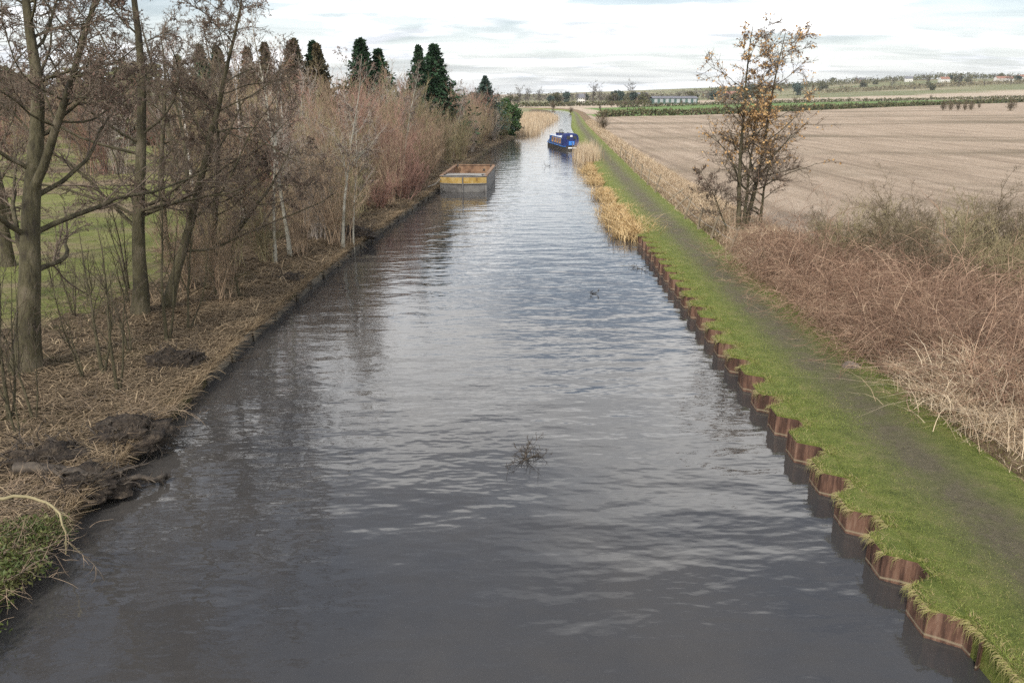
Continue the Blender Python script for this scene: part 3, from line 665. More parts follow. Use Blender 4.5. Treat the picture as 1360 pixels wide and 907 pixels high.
def shrub_proto(name, label, seed, stems, h, fan, lv, mats, group):
    r = np.random.default_rng(seed); st = []
    for i in range(stems):
        a = r.uniform(0, 2 * math.pi); f = fan * r.uniform(.2, 1) ** .7; b = r.normal(size=2) * .22
        st.append(((b[0], b[1], 0), (math.cos(a) * f, math.sin(a) * f, 1), h * r.uniform(.6, 1), r.uniform(.018, .034), .05, .03))
    t = thing(name, label, 'shrub', (0, 0, 0), 0, group)
    tree_parts(t, seed, st, lv, mats, None, 5, True)
    return t
LVS = [dict(n=9, t0=.12, t1=.97, ang=(.3, .85), L=.40, shape=.45, S=5, gnarl=.11, up=.09, ratio=.55, rmin=.010, k=3),
       dict(n=9, t0=.12, ang=(.35, .95), L=.48, shape=.4, S=3, gnarl=.12, up=.05, ratio=.6, rmin=.0085, k=3)]
def thicket():
    G = 'leafless shrubs of the bankside thicket'
    kinds = [('red', 'twig_red', 'reddish-brown leafless shrub in the thicket on the wooded bank'),
             ('olive', 'twig_olive', 'olive-green stemmed leafless shrub in the thicket on the wooded bank'),
             ('brown', 'twig_brown', 'tawny brown leafless shrub in the thicket on the wooded bank'),
             ('grey', 'twig_grey', 'pale grey leafless shrub in the thicket on the wooded bank')]
    protos = []
    for i, (k, mn, lab) in enumerate(kinds):
        for j in range(2):
            protos.append((i, shrub_proto('bare_shrub', lab, 200 + i * 10 + j, 17, 6.0, .34 + .14 * j, LVS, (M[mn], M[mn], M[mn]), G)))
    r = np.random.default_rng(77); used = set(); spots = []
    # front rank at the water's edge, then deeper ranks
    for y in np.arange(23.5, 134, 1.65):
        for k, off in enumerate((2.2, 5.0, 9.0, 14.0)):
            if k >= 2 and (int(y / 1.65) + k) % 2: continue
            yy = y + r.normal() * .9; oo = off + r.normal() * .9
            if (yy < 29 and oo > 3.4) or (yy < 44 and oo > 6.5): continue
            if (yy > 100 and oo > 10) or (k > 0 and r.uniform() < .22): continue
            if 52 < yy < 66 and oo < 1.6: oo += 1.2
            spots.append((XL(yy) - oo, yy, k))
    for _ in range(20): spots.append((r.uniform(-46, -20), r.uniform(58, 85), 3))
    for x, y, k in spots:
        pr = {0: [.16, .44, .28, .12], 1: [.34, .26, .28, .12], 2: [.46, .14, .28, .12], 3: [.42, .12, .3, .16]}[k]
        c = r.choice(4, p=pr); v = 2 * c + r.integers(2); s = {0: .80, 1: 1.08, 2: 1.22, 3: 1.25}[k] * r.uniform(.82, 1.14)
        if y < 34 and k == 0: s *= .8
        p = protos[v][1]; loc = on(x, y, -.08); rz = r.uniform(0, 6.28); scl = (s * r.uniform(.9, 1.1), s * r.uniform(.9, 1.1), s)
        side = XL(y) - x
        lab = kinds[c][2].replace('in the thicket on the wooded bank', 'at the water edge of the thicket' + (' before the barge' if y < 56 else (' beyond the barge' if y > 67 else ' behind the barge')) if k == 0 else ('in the middle of the thicket' if k == 1 else ('deep in the thicket, far from the water' if x > -20 else 'across the lawn behind the alders')))
        if v not in used: used.add(v); p.location = loc; p.rotation_euler = (0, 0, rz); p.scale = scl; p['label'] = lab
        else: dup(p, loc, rz, lab, scale=scl, tilt=(r.normal() * .04, .06 + r.normal() * .05))
    # whippy red brush leaning over the water before the barge
    bp = shrub_proto('brushwood', 'low tangle of reddish whips overhanging the water beside the barge', 261, 26, 2.6, .85, LVS, (M['twig_red'],) * 3, None)
    bp.location = on(XL(50) - .9, 50, -.05)
    b2 = dup(bp, on(XL(54) - .8, 54, -.05), 2.0, 'low tangle of grey-red whips hard against the barge bow', scale=.9)
    b3 = dup(bp, on(XL(45) - 1.2, 45.5, -.05), 4.0, 'low tangle of reddish whips behind the second root heap', scale=.85)
thicket()

# ------------------------------------------------------------------ conifers and evergreen bushes
def conifer(t, h, w, seed, m, per=260):
    r = np.random.default_rng(seed)
    A = Acc(); A.add(*tubes(np.array([[(0, 0, z) for z in np.linspace(0, h, 8)]]), np.linspace(.16, .02, 8)[None], 7)); A.build('trunk', M['bark_dark'], t, True)
    tt = r.uniform(.06, .985, per); az = r.uniform(0, 6.28, per)
    ln = w * (1 - tt) ** 1.08 * r.uniform(.4, 1.3, per) + .06
    d = np.stack([np.cos(az), np.sin(az), .25 + .7 * tt], 1)
    P, R = walk(np.stack([0 * tt, 0 * tt, tt * h], 1), d, ln, 5, r, .05, -.05, .3, np.full(per, .02))
    A = Acc(); A.add(*tubes(P, R, 3)); A.build('branches', M['bark_dark'], t, True)
    pts = tips(P, r, 26, .12); pts += r.normal(size=pts.shape) * .06
    A = Acc(); A.add(*flakes(pts, .17, r, -.25, 2.0)); A.build('needles', m, t)
    return t
def conifers():
    a = conifer(thing('conifer_tree', 'dark green conifer, taller of the pair above the red thicket', 'conifer', on(-9.5, 86), 0), 10.6, 3.6, 301, M['needles'], 520)
    G = 'row of conifers behind the thicket'; lab = 'dark conifer in the row rising behind the bare thicket'
    dup(a, on(-8.1, 88), 1.5, 'dark green conifer with a broad crown beside its taller twin', scale=(1.5, 1.5, 1.02))
    dup(a, on(-14.3, 80), 2.5, 'pointed dark conifer standing clear between the pair and the row', scale=(1.3, 1.3, 1.02))
    dup(a, on(-13.0, 82), 3.5, 'shorter pointed conifer leaning against the clear-standing one', scale=(1.25, 1.25, .95))
    c = conifer(thing('conifer_tree', lab, 'conifer', on(-17.5, 76), 0, G), 10.2, 3.8, 307, M['needles_brown'], 460)
    for i, (x, y, s) in enumerate([(-19.8, 77, 1.04), (-22.2, 76, 1.0), (-24.4, 78, .98), (-26, 75, .95), (-21, 80, 1.02)]): dup(c, on(x, y), i * 1.3, lab, G, s)
    for i, (x, y, s) in enumerate([(-27.6, 79, .96), (-29.5, 80, .98), (-32.5, 82, .9), (-18.6, 79, 1.0)]): dup(a, on(x, y), i * 1.1, lab, G, s)
    p = at(650, 180, .5); b = conifer(thing('conifer_tree', 'grey-green ragged conifer beside the rounded evergreen bush', 'conifer', on(-3.9, 121)), 8.6, 5.2, 311, M['needles_blue'], 420)
    # rounded evergreen
    t = thing('evergreen_bush', 'rounded bright green evergreen bush at the water before the reed bed', 'bush', on(-1.0, 134))
    r = np.random.default_rng(5); n = 5200; v = nrm(r.normal(size=(n, 3))); rad = r.uniform(.55, 1.0, n) ** .4
    lump = 1 + .22 * np.sin(v[:, 0] * 5 + 1) * np.sin(v[:, 1] * 4) + .15 * np.sin(v[:, 2] * 9 + v[:, 0] * 6)
    pts = v * (rad * lump)[:, None] * np.array([2.3, 2.3, 2.7]) + np.array([0, 0, 2.6]); pts = pts[pts[:, 2] > .05]
    A = Acc(); A.add(*flakes(pts, .22, r)); A.build('foliage', M['leaf_green'], t)
    A = Acc(); [A.tube([(0, 0, -.1), (dx, dy, 1.4), (dx * 2, dy * 2, 3)], [.1, .07, .03], 6) for dx, dy in ((.3, .1), (-.3, .2), (.1, -.3))]; A.build('stems', M['bark_dark'], t, True)
conifers()

# ------------------------------------------------------------------ right bank: the leafy alder, bushes, brambles
def right_alder():
    p = at(988, 312); mats = (M['bark_moss'], M['bark_moss'], M['twig_dark'])
    t = thing('alder_tree', 'multi-stemmed alder with clinging rusty leaves standing in the dead grass', 'tree', on(p[0], p[1] + .4, -.1), scale=.95)
    lv = [dict(n=22, t0=.16, t1=.97, ang=(.7, 1.3), L=.47, shape=.68, S=8, gnarl=.12, up=.04, ratio=.45, end=.2, k=5),
          dict(n=10, t0=.2, ang=(.5, 1.1), L=.5, shape=.4, S=5, gnarl=.14, up=.02, ratio=.5, rmin=.012, k=3),
          dict(n=8, t0=.15, ang=(.5, 1.1), L=.55, shape=.4, S=2, gnarl=.16, up=.0, ratio=.55, rmin=.0095, k=3)]
    st = [((-.15, 0, 0), (-.02, .02, 1), 9.2, .12, .03, .03), ((.15, .1, 0), (.19, .03, 1), 9.0, .12, .035, .03),
          ((.0, -.1, 0), (.06, 0, 1), 6.5, .09, .04, .03), ((.75, -.1, 0), (.22, -.05, 1), 4.2, .09, .07, .02), ((-.6, .1, 0), (-.3, 0, 1), 3.4, .05, .09, .02)]
    tree_parts(t, 414, st, lv, mats, (M['catkin'], 1, .03, 'cones', .4), 9)
    r = np.random.default_rng(8); tw = [c for c in t.children if c.name.startswith('crown')][0]
    co = np.empty(len(tw.data.vertices) * 3); tw.data.vertices.foreach_get('co', co); co = co.reshape(-1, 3)
    c = co[r.integers(0, len(co), 16000)]
    wgt = sstep(2.5, 4.5, c[:, 2]) * np.where(fbm(c[:, 0] + 40, c[:, 2] + c[:, 1], 1.6, 6) > -.02, 1, .15) * (1 - .5 * sstep(7, 9.5, c[:, 2]))
    c = c[r.uniform(size=len(c)) < wgt * .75]
    A = Acc(); A.add(*flakes(c, .085, r, .5, 1.4)); A.build('leaves', M['old_leaf'], t)
right_alder()

def right_bushes():
    lvh = [dict(n=9, t0=.12, t1=.97, ang=(.45, 1.1), L=.5, shape=.4, S=5, gnarl=.16, up=.04, ratio=.55, rmin=.009, k=4),
           dict(n=8, t0=.1, ang=(.5, 1.2), L=.45, shape=.4, S=4, gnarl=.16, up=.02, ratio=.55, rmin=.006, k=3),
           dict(n=4, t0=.1, ang=(.5, 1.2), L=.5, shape=.4, S=2, gnarl=.16, up=0, ratio=.6, rmin=.005, k=3)]
    pa = shrub_proto('hawthorn_bush', 'tall leafless hawthorn bush with dark inner stems above the brambles', 431, 18, 3.5, .75, lvh, (M['hawthorn'],) * 3, None)
    pa.location = on(13.3, 27.0, -.1)
    pb = shrub_proto('hawthorn_bush', 'broad olive-twigged hawthorn bush with a mossy stem above the brambles', 437, 18, 3.4, .85, lvh, (M['twig_olive'],) * 3, None)
    pb.location = on(15.8, 26.0, -.1)
    dup(pa, on(14.6, 29.5, -.1), 2, 'smaller hawthorn bush tucked between the two broad ones', scale=.85)
    dup(pb, on(17.6, 28.5, -.1), 3, 'hawthorn bush at the field edge behind the broad olive one', scale=.95)
    dup(pa, on(17.4, 24.2, -.1), 4, 'hawthorn bush beside the broad olive one, away from the alder', scale=.95)
    dup(pa, on(12.2, 30.5, -.1), 1, 'low wispy hawthorn between the alder and the tall bush', scale=.6)
    dup(pb, on(12.6, 28.2, -.1), 5, 'hawthorn bush nearest the alder, full of fine twigs', scale=.85); dup(pa, on(16.5, 28.0, -.1), 2.6, 'hawthorn bush filling the gap behind the broad olive one', scale=1.0); dup(pb, on(14.6, 26.4, -.1), .8, 'hawthorn bush between the tall dark one and the broad olive one', scale=.9)
    for i, (x, y, s_) in enumerate([(13.4, 24.8, .8), (15.2, 24.4, .85), (16.8, 25.6, .95), (11.6, 28.0, .6), (18.4, 26.5, 1.0)]): dup((pa, pb)[i % 2], on(x, y, -.1), i * 1.9 + .4, 'thorny twig-filled bush rising straight out of the brambles', 'thorn bushes among the brambles', s_)
    # brambles
    G = 'bramble patches on the verge'; lab = 'tangled reddish-brown bramble patch sprawling on the verge'
    protos = []
    for s in range(3):
        r = np.random.default_rng(500 + s); n = 150
        t = thing('bramble_patch', lab, 'bramble', (0, 0, 0), 0, G)
        b = np.column_stack([r.normal(size=(n, 2)) * .65, np.zeros(n)]); az = r.uniform(0, 6.28, n)
        d = np.stack([np.cos(az) * .7, np.sin(az) * .7, np.ones(n)], 1)
        P = np.empty((n, 9, 3)); P[:, 0] = b; d = nrm(d); ln = r.uniform(1.3, 2.6, n)
        for i in range(8):
            d = nrm(d + r.normal(size=(n, 3)) * .16 - np.array([0, 0, .30])); P[:, i + 1] = P[:, i] + d * (ln / 8)[:, None]
        P[:, :, 2] = np.maximum(P[:, :, 2], .03) * 1.15
        R = np.linspace(.009, .004, 9)[None] * np.ones((n, 1))
        A = Acc(); A.add(*tubes(P, R, 3)); A.build('canes', M['bramble'], t, True)
        P2, R2 = spread(P, R, 7, r, .1, .98, (.4, 1.3), .45, .2, 3, .2, -.02, .7, .004)
        A = Acc(); A.add(*tubes(P2, R2, 3)); A.build('side_shoots', M['bramble'], t, True)
        protos.append(t)
    r = np.random.default_rng(19); used = set(); k = 0
    for y in np.arange(14.5, 33, 1.05):
        x0 = XT(y) + 1.0 + .9 * (1 - sstep(15, 19, y)) ; x1 = 16.5 if y < 26 else 11.5
        if y > 29: x0 += 1.0
        for x in np.arange(x0, x1, 1.15):
            xx = x + r.normal() * .25; yy = y + r.normal() * .25; v = k % 3; k += 1
            s = r.uniform(.7, 1.25) * (.55 + .5 * sstep(0, 2.0, xx - XT(yy))) * (1 + .5 * fbm(xx, yy, 3.0, 14)); rz = r.uniform(0, 6.28)
            lb = 'low bramble tangle spilling onto the towpath grass' if xx - XT(yy) < 1.7 else ('dense reddish bramble tangle under the hawthorn bushes' if yy > 22.5 and xx > 12 else ('bramble tangle running out toward the leafy alder' if yy > 25 else lab))
            if v not in used: used.add(v); protos[v].location = on(xx, yy, -.05); protos[v].scale = (s, s, s); protos[v]['label'] = lb
            else: dup(protos[v], on(xx, yy, -.05), rz, lb, scale=s)
right_bushes()

# ------------------------------------------------------------------ dead grass, turf, leaf litter (uncountable)
def rnd_area(r, n, y0, y1, fx0, fx1, p=1.0):
    y = y0 + (y1 - y0) * r.uniform(size=n) ** p; t = r.uniform(size=n); a, b = fx0(y), fx1(y)
    x = a + (b - a) * t; return x, y, t
def stuff():
    r = np.random.default_rng(90)
    def put(name, m, parts, label, cat):
        V, F, T = [], [], []; n = 0
        for v, f, t in parts: V.append(v); F.append(f + n); T.append(t); n += len(v)
        o = link(name, mesh_np(name, np.vstack(V), np.vstack(F), True, {'tint': np.concatenate(T)}), m); tag(o, label, cat, kind='stuff')
    # verge
    parts = []
    for n, y0, y1, h, w in ((26000, 10, 34, .40, .011), (30000, 30, 75, .48, .018), (16000, 75, 200, .55, .04)):
        x, y, t = rnd_area(r, n, y0, y1, lambda y: XT(y) - .15, lambda y: XF(y) + .3)
        hh = h * r.uniform(.45, 1.2, n) * (.35 + .75 * sstep(0, .22, t + fbm(x, y, .9, 2) * .25)); keep = r.uniform(size=n) < .35 + .65 * sstep(-.05, .25, t + fbm(x, y, 1.1, 8) * .4)
        p = np.stack([x, y, zt(x, y) - .02], 1)[keep]; parts.append(blades(p, hh[keep], w, r, .7, .75, 2, bias=(-.15, -.1, 0)))
    put('dead_grass', M['straw'], parts, 'straw-coloured dead grass covering the verge between towpath and field', 'grass')
    # turf
    parts = []
    for n, y0, y1, h, w in ((45000, 7, 16, .032, .006), (40000, 14, 40, .038, .010)):
        x, y, t = rnd_area(r, n, y0, y1, lambda y: XR(y) + .2, lambda y: XT(y) + .4, 1.3)
        wear = .97 * np.exp(-((t - .52) / .24) ** 2); keep = r.uniform(size=n) > wear
        p = np.stack([x, y, zt(x, y) - .004], 1)[keep]; hh = h * r.uniform(.5, 1.4, keep.sum()) * (1 - .5 * wear[keep]); v, f, tt = blades(p, hh, w, r, .9, .5, 1)
        parts.append((v, f, np.clip(tt * .7 + .55 * (fbm(np.repeat(p[:, 0], 4), np.repeat(p[:, 1], 4), .9, 21) + .35), 0, 1)))
    k = r.integers(0, len(EDGE_Y) - 1, 20000); e = r.uniform(size=len(k)); ey = EDGE_Y[k] * (1 - e) + EDGE_Y[k + 1] * e; ex = EDGE_X[k] * (1 - e) + EDGE_X[k + 1] * e
    dx = r.exponential(.10, len(k)) + .005; keep = ex + dx < XR(ey) + .7; p = np.stack([ex + dx, ey, np.full(len(k), .425)], 1)[keep]
    v, f, tt = blades(p, r.uniform(.02, .085, keep.sum()), .008, r, .9, .6, 2, bias=(-.12, -.05, 0)); parts.append((v, f, np.clip(.35 + tt * .75, 0, 1)))
    k = r.integers(0, len(EDGE_Y) - 1, 8000); ey = EDGE_Y[k]; keep = fbm(ey, ey * 0, 1.1, 12) + .22 * (ey < 12) > .06; p = np.stack([EDGE_X[k] + .01, ey, np.full(len(k), .42)], 1)[keep]; p[:, :2] += r.normal(size=(len(p), 2)) * .02
    n = len(p); hang = r.gamma(2., .045, n)
    a = p.copy(); b = p + np.stack([-.05 - r.uniform(0, .05, n), r.normal(size=n) * .03, .01 - hang * .3], 1); c = b + np.stack([-.01 + r.normal(size=n) * .02, r.normal(size=n) * .03, -hang * .7], 1)
    sd = np.array([0, .004, 0]); V = np.stack([a - sd, a + sd, b - sd * .8, b + sd * .8, c - sd * .2, c + sd * .2], 1).reshape(-1, 3); bi = (np.arange(n) * 6)[:, None]
    parts.append((V, np.concatenate([bi + np.array([[0, 1, 3, 2]]), bi + np.array([[2, 3, 5, 4]])]), np.repeat(r.uniform(.8, 1, n), 6)))
    put('turf_grass', M['grass'], parts, 'short green turf of the towpath with longer tufts along the piling', 'grass')
    # litter of the wooded bank: stems lying about
    parts = []
    for n, y0, y1, ln in ((24000, 8, 24, .32), (22000, 22, 60, .45), (7000, 60, 130, .6)):
        y = r.uniform(y0, y1, n); o = r.gamma(1.6, 1.4, n) * .9; x = XL(y) - o + .08; z = zt(np.minimum(x, XL(y) - .02), y)
        p = np.stack([x, y, z + r.uniform(0, .05, n)], 1); az = r.normal(size=n) * .8 + r.choice([0, 3.14], n) + .4
        L_ = ln * r.uniform(.4, 1.5, n); d = np.stack([np.cos(az), np.sin(az), r.normal(size=n) * .16 + .05], 1); s = np.stack([-np.sin(az), np.cos(az), 0 * az], 1) * (.005 + .00025 * y)[:, None]
        q = p + d * L_[:, None]; md = (p + q) / 2 + np.array([0, 0, .03]) * r.uniform(0, 2, (n, 1))
        V = np.stack([p - s, p + s, md - s, md + s, q - s * .4, q + s * .4], 1).reshape(-1, 3); bi = (np.arange(n) * 6)[:, None]
        parts.append((V, np.concatenate([bi + np.array([[0, 1, 3, 2]]), bi + np.array([[2, 3, 5, 4]])]), np.repeat(np.clip(r.beta(1.5, 2, n) + .1 * fbm(x, y, 2, 3), 0, 1), 6)))
    put('reed_litter', M['litter'], parts, 'dead reed stems and leaf litter strewn over the wooded bank', 'litter')
    # grass fringe of the timber edging
    y = r.uniform(9, 58, 22000); p = np.stack([XL(y) + .02 - r.exponential(.16, 22000), y, zt(XL(y) - .05, y)], 1); keep = fbm(y, y * 0 + 3, 1.3, 4) > -.16
    v, f, t = blades(p[keep], r.uniform(.08, .34, keep.sum()), .012, r, .6, .8, 3, bias=(.3, -.05, 0)); put('bank_grass', M['litter'], [(v, f, .35 + .65 * t)], 'tawny grass fringe hanging over the timber edging', 'grass')
stuff()

# ------------------------------------------------------------------ tussocks and reeds (countable clumps)
def clump(name, label, cat, seed, n, h, rad, w, m, part, lean=.5, bend=.7, group=None, extra=None):
    r = np.random.default_rng(seed); t = thing(name, label, cat, (0, 0, 0), 0, group)
    p = np.column_stack([r.normal(size=(n, 2)) * rad * .5, np.zeros(n)])
    v, f, tt = blades(p, h * r.uniform(.5, 1.15, n), w, r, lean, bend, 4)
    v[:, 2] = np.maximum(v[:, 2], -.05)
    tag(link(part, mesh_np(part, v, f, True, {'tint': tt}), m, t), kind='stuff')
    return t
def reeds():
    G = 'yellow reed clumps along the towpath edge'; lab = 'bushy yellow clump of dead sedge growing at the water by the towpath'
    a = clump('sedge_clump', lab, 'reeds', 601, 420, .75, .95, .03, M['reed'], 'leaves', .75, .9, G)
    b = clump('sedge_clump', lab, 'reeds', 602, 420, .65, .8, .035, M['reed'], 'leaves', .9, 1.05, G)
    r = np.random.default_rng(4); first = [True, True]
    ys = list(np.arange(37.6, 47, .72)) + list(np.arange(50.5, 58, 1.0)) + list(np.arange(61, 67, 1.3)) + list(np.arange(70, 80, 1.6))
    for i, y in enumerate(ys):
        v = i % 2; s = r.uniform(.75, 1.1) * (1.05 if y < 47 else .95); x = XR(y) + .02 + r.normal() * .18 - (.35 if 40 < y < 46 else .1) * r.uniform()
        o = (a, b)[v]; loc = (x, y, .02)
        if first[v]: first[v] = False; o.location = loc; o.scale = (s,) * 3
        else: dup(o, loc, r.uniform(0, 6.28), scale=s)
    G2 = 'tall pale reeds beside the moored boat'; lab2 = 'tall upright straw-pale reed stand at the stern of the moored boat'
    c = clump('reed_stand', lab2, 'reeds', 611, 260, 1.9, 1.1, .035, M['straw'], 'stems', .16, .25, G2); c.location = (XR(84) - .1, 84, .0)
    for y in (80, 82, 86.5, 89, 91.5): dup(c, (XR(y) - .1 + r.normal() * .15, y, .0), y, scale=r.uniform(.75, 1.05))
    G3 = 'tawny reed bed across the water'; lab3 = 'tawny reed stand of the bed opposite the moored boat'
    d = clump('reed_stand', lab3, 'reeds', 621, 420, 1.7, 2.2, .06, M['straw'], 'stems', .2, .3, G3); first = True
    for y in np.arange(140, 252, 4.2):
        for off in (.3, 2.8, 5.8):
            loc = (XL(y) - off + r.normal() * .4, y + r.normal(), .0 if off < 1 else .3); s = r.uniform(.8, 1.2)
            if first: first = False; d.location = loc
            else: dup(d, loc, r.uniform(0, 6), scale=s)
    # straw heaps among the brambles
    T = [((1330, 510), 1.3, 'bleached heap of flattened tall grass before the brambles'), ((1290, 540), 1.0, 'smaller bleached grass heap at the foot of the brambles'), ((1345, 575), .9, 'straggling pale grass heap nearest the path bend'),
         ((1240, 500), .7, 'thin pale grass tuft at the bramble edge'), ((1040, 345), 1.0, 'pale dead reed tuft at the start of the brambles'), ((1010, 350), .9, 'pale dead grass tuft below the leafy alder'), ((1065, 352), .8, 'pale grass tuft on the bramble side of the alder')]
    e = None
    for i, ((px, py), s, l) in enumerate(T):
        p = at(px, py); loc = (p[0], p[1], p[2] - .03)
        if e is None: e = clump('grass_heap', l, 'grass', 631, 700, 1.0, 1.0, .014, M['straw'], 'blades', .8, 1.1); e.location = loc; e.scale = (s,) * 3
        else: dup(e, loc, i * 1.7, l, scale=s)
reeds()

# ------------------------------------------------------------------ the moored narrowboat
def hull_rings(L_, beam, z0, z1, bow=3.0, n=14, stern=.8):
    rings = []
    for i in range(n + 1):
        y = L_ * i / n
        w = beam / 2 * min(1.0, max(.04, ((L_ - y) / bow)) ** .55) * (1 - .25 * max(0, (stern - y) / stern) ** 2)
        rise_ = .28 * max(0, (y - (L_ - bow)) / bow) ** 2
        rings.append([(-w * .9, y, z0), (-w, y, z0 + .25), (-w, y, z1 + rise_), (w, y, z1 + rise_), (w, y, z0 + .25), (w * .9, y, z0)])
    return rings
def narrowboat():
    t = thing('narrowboat', 'blue narrowboat with navy stern canopy moored askew against the towpath', 'narrowboat', (7.45, 101.5, 0), math.radians(8.0))
    A = Acc(); rg = hull_rings(14, 2.1, -.4, .55); A.loft(rg)
    k = 6; r0 = np.array(rg[0]); A.add(r0, [[0, 1, 2, 3], [0, 3, 4, 5]]); A.build('hull', M['boat_black'], t)
    A = Acc()
    for s in (-1, 1):
        pts = [(s * (abs(q[3][0]) + .015), q[3][1], q[3][2] - .06) for q in rg]; A.tube(pts, .05, 6)
    A.build('rubbing_strake', M['boat_sky'], t)
    A = Acc(); A.box((0, 6.6, .98), (1.72, 8.8, .92), top=.95); bevel(A.build('cabin', M['boat_blue'], t), .05)
    A = Acc(); A.box((0, 6.6, 1.475), (1.66, 8.9, .07)); bevel(A.build('roof', M['boat_white'], t), .03)
    for s in (-1, 1):
        for y in (3.4, 5.0, 6.6, 8.4):
            A = Acc(); A.box((s * .872, y, 1.02), (.02, 1.0, .62), tilt=(0, -s * .047)); pn = A.build('painted_panel', M['boat_cream'], t)
            A = Acc(); A.box((s * .884, y, 1.08), (.015, .42, .36), tilt=(0, -s * .047)); A.build('window', M['glass'], pn)
        A = Acc(); A.tube([(s * .62, 2.4, 1.56), (s * .62, 10.8, 1.56)], .02, 6); A.build('handrail', M['boat_sky'], t)
    # canopy over the stern
    A = Acc(); rg = []
    for y, q in ((.35, .94), (.45, 1), (2.1, 1), (2.2, .97)):
        rg.append([(math.copysign(1, math.cos(a)) * abs(math.cos(a)) ** .45 * .96 * q, y, .5 + (max(0, math.sin(a)) ** .5) * 1.55 * q) for a in np.linspace(0, math.pi, 15)])
    A.loft(rg, close=False)
    for ring in (rg[0], rg[-1]):
        c = np.array(ring); A.add(c, [[i, i + 1, 13 - i, 14 - i] for i in range(0, 7)])
    A.build('canopy', M['boat_navy'], t, True)
    for x, z, w, h, m in ((-.42, 1.55, .42, .4, 'glass'), (.42, 1.55, .42, .4, 'glass'), (-.05, 1.75, .3, .22, 'boat_white')):
        A = Acc(); A.box((x, .335, z), (w, .012, h)); A.build('canopy_window', M[m], t)
    A = Acc(); A.box((0, .30, .86), (.72, .1, .5)); bevel(A.build('stern_cover', M['boat_sky'], t), .06)
    A = Acc(); A.tube([(-.5, -.06, .3), (.5, -.06, .3)], .1, 8); A.build('fender', M['boat_white'], t, True)
    A = Acc(); A.tube([(.35, 4.3, 1.5), (.35, 4.3, 2.05)], .07, 8); A.build('chimney', M['boat_black'], t, True)
    A = Acc(); A.tube([(0, -.25, -.3), (0, -.25, .9), (0, .3, 1.0)], .03, 6); A.build('tiller', M['boat_black'], t, True)
    A = Acc(); A.tube([(.95, .6, .6), (1.5, -.6, .45), (1.95, -1.6, .48)], .015, 5); A.build('mooring_rope', M['wire'], t)
    for y in (3.0, 6.5, 10.0):
        A = Acc(); A.tube([(-1.1, y, .55), (-1.12, y, .1)], .07, 7); A.build('side_fender', M['boat_black'], t, True)
    def onroof(x, y, z): 
        c, s = math.cos(t.rotation_euler.z), math.sin(t.rotation_euler.z); return (t.location.x + c * x - s * y, t.location.y + s * x + c * y, z)
    b = thing('bicycle', 'dark bicycle lying on the white roof of the blue narrowboat', 'bicycle', onroof(-.2, 6.0, 1.53), .4)
    for y in (-.5, .5):
        A = Acc(); an = np.linspace(0, 2 * math.pi, 17); A.tube([(math.cos(q) * .12, y + math.cos(q) * .3, .34 + math.sin(q) * .32) for q in an], .025, 5, False); A.build('wheel', M['boat_black'], b)
    A = Acc()
    for p, q in (((0, -.5, .34), (0, -.1, .3)), ((0, -.1, .3), (0, .38, .62)), ((0, -.1, .3), (0, -.2, .72)), ((0, -.2, .68), (0, .36, .68)), ((0, .5, .34), (0, .36, .8)), ((-.22, .36, .82), (.22, .36, .82))): A.tube([p, q], .02, 5)
    A.build('frame', M['boat_black'], b); A = Acc(); A.box((0, -.22, .76), (.12, .24, .05)); A.build('saddle', M['boat_black'], b)
    x = thing('roof_box', 'low dark storage box on the white roof of the blue narrowboat', 'box', onroof(.1, 8.2, 1.53), math.radians(10.5)); A = Acc(); A.box((0, 0, .14), (.9, 1.1, .28)); bevel(A.build('box_body', M['boat_navy'], x), .02); A = Acc(); A.box((0, 0, .30), (.96, 1.16, .04)); A.build('lid', M['boat_black'], x)
narrowboat()

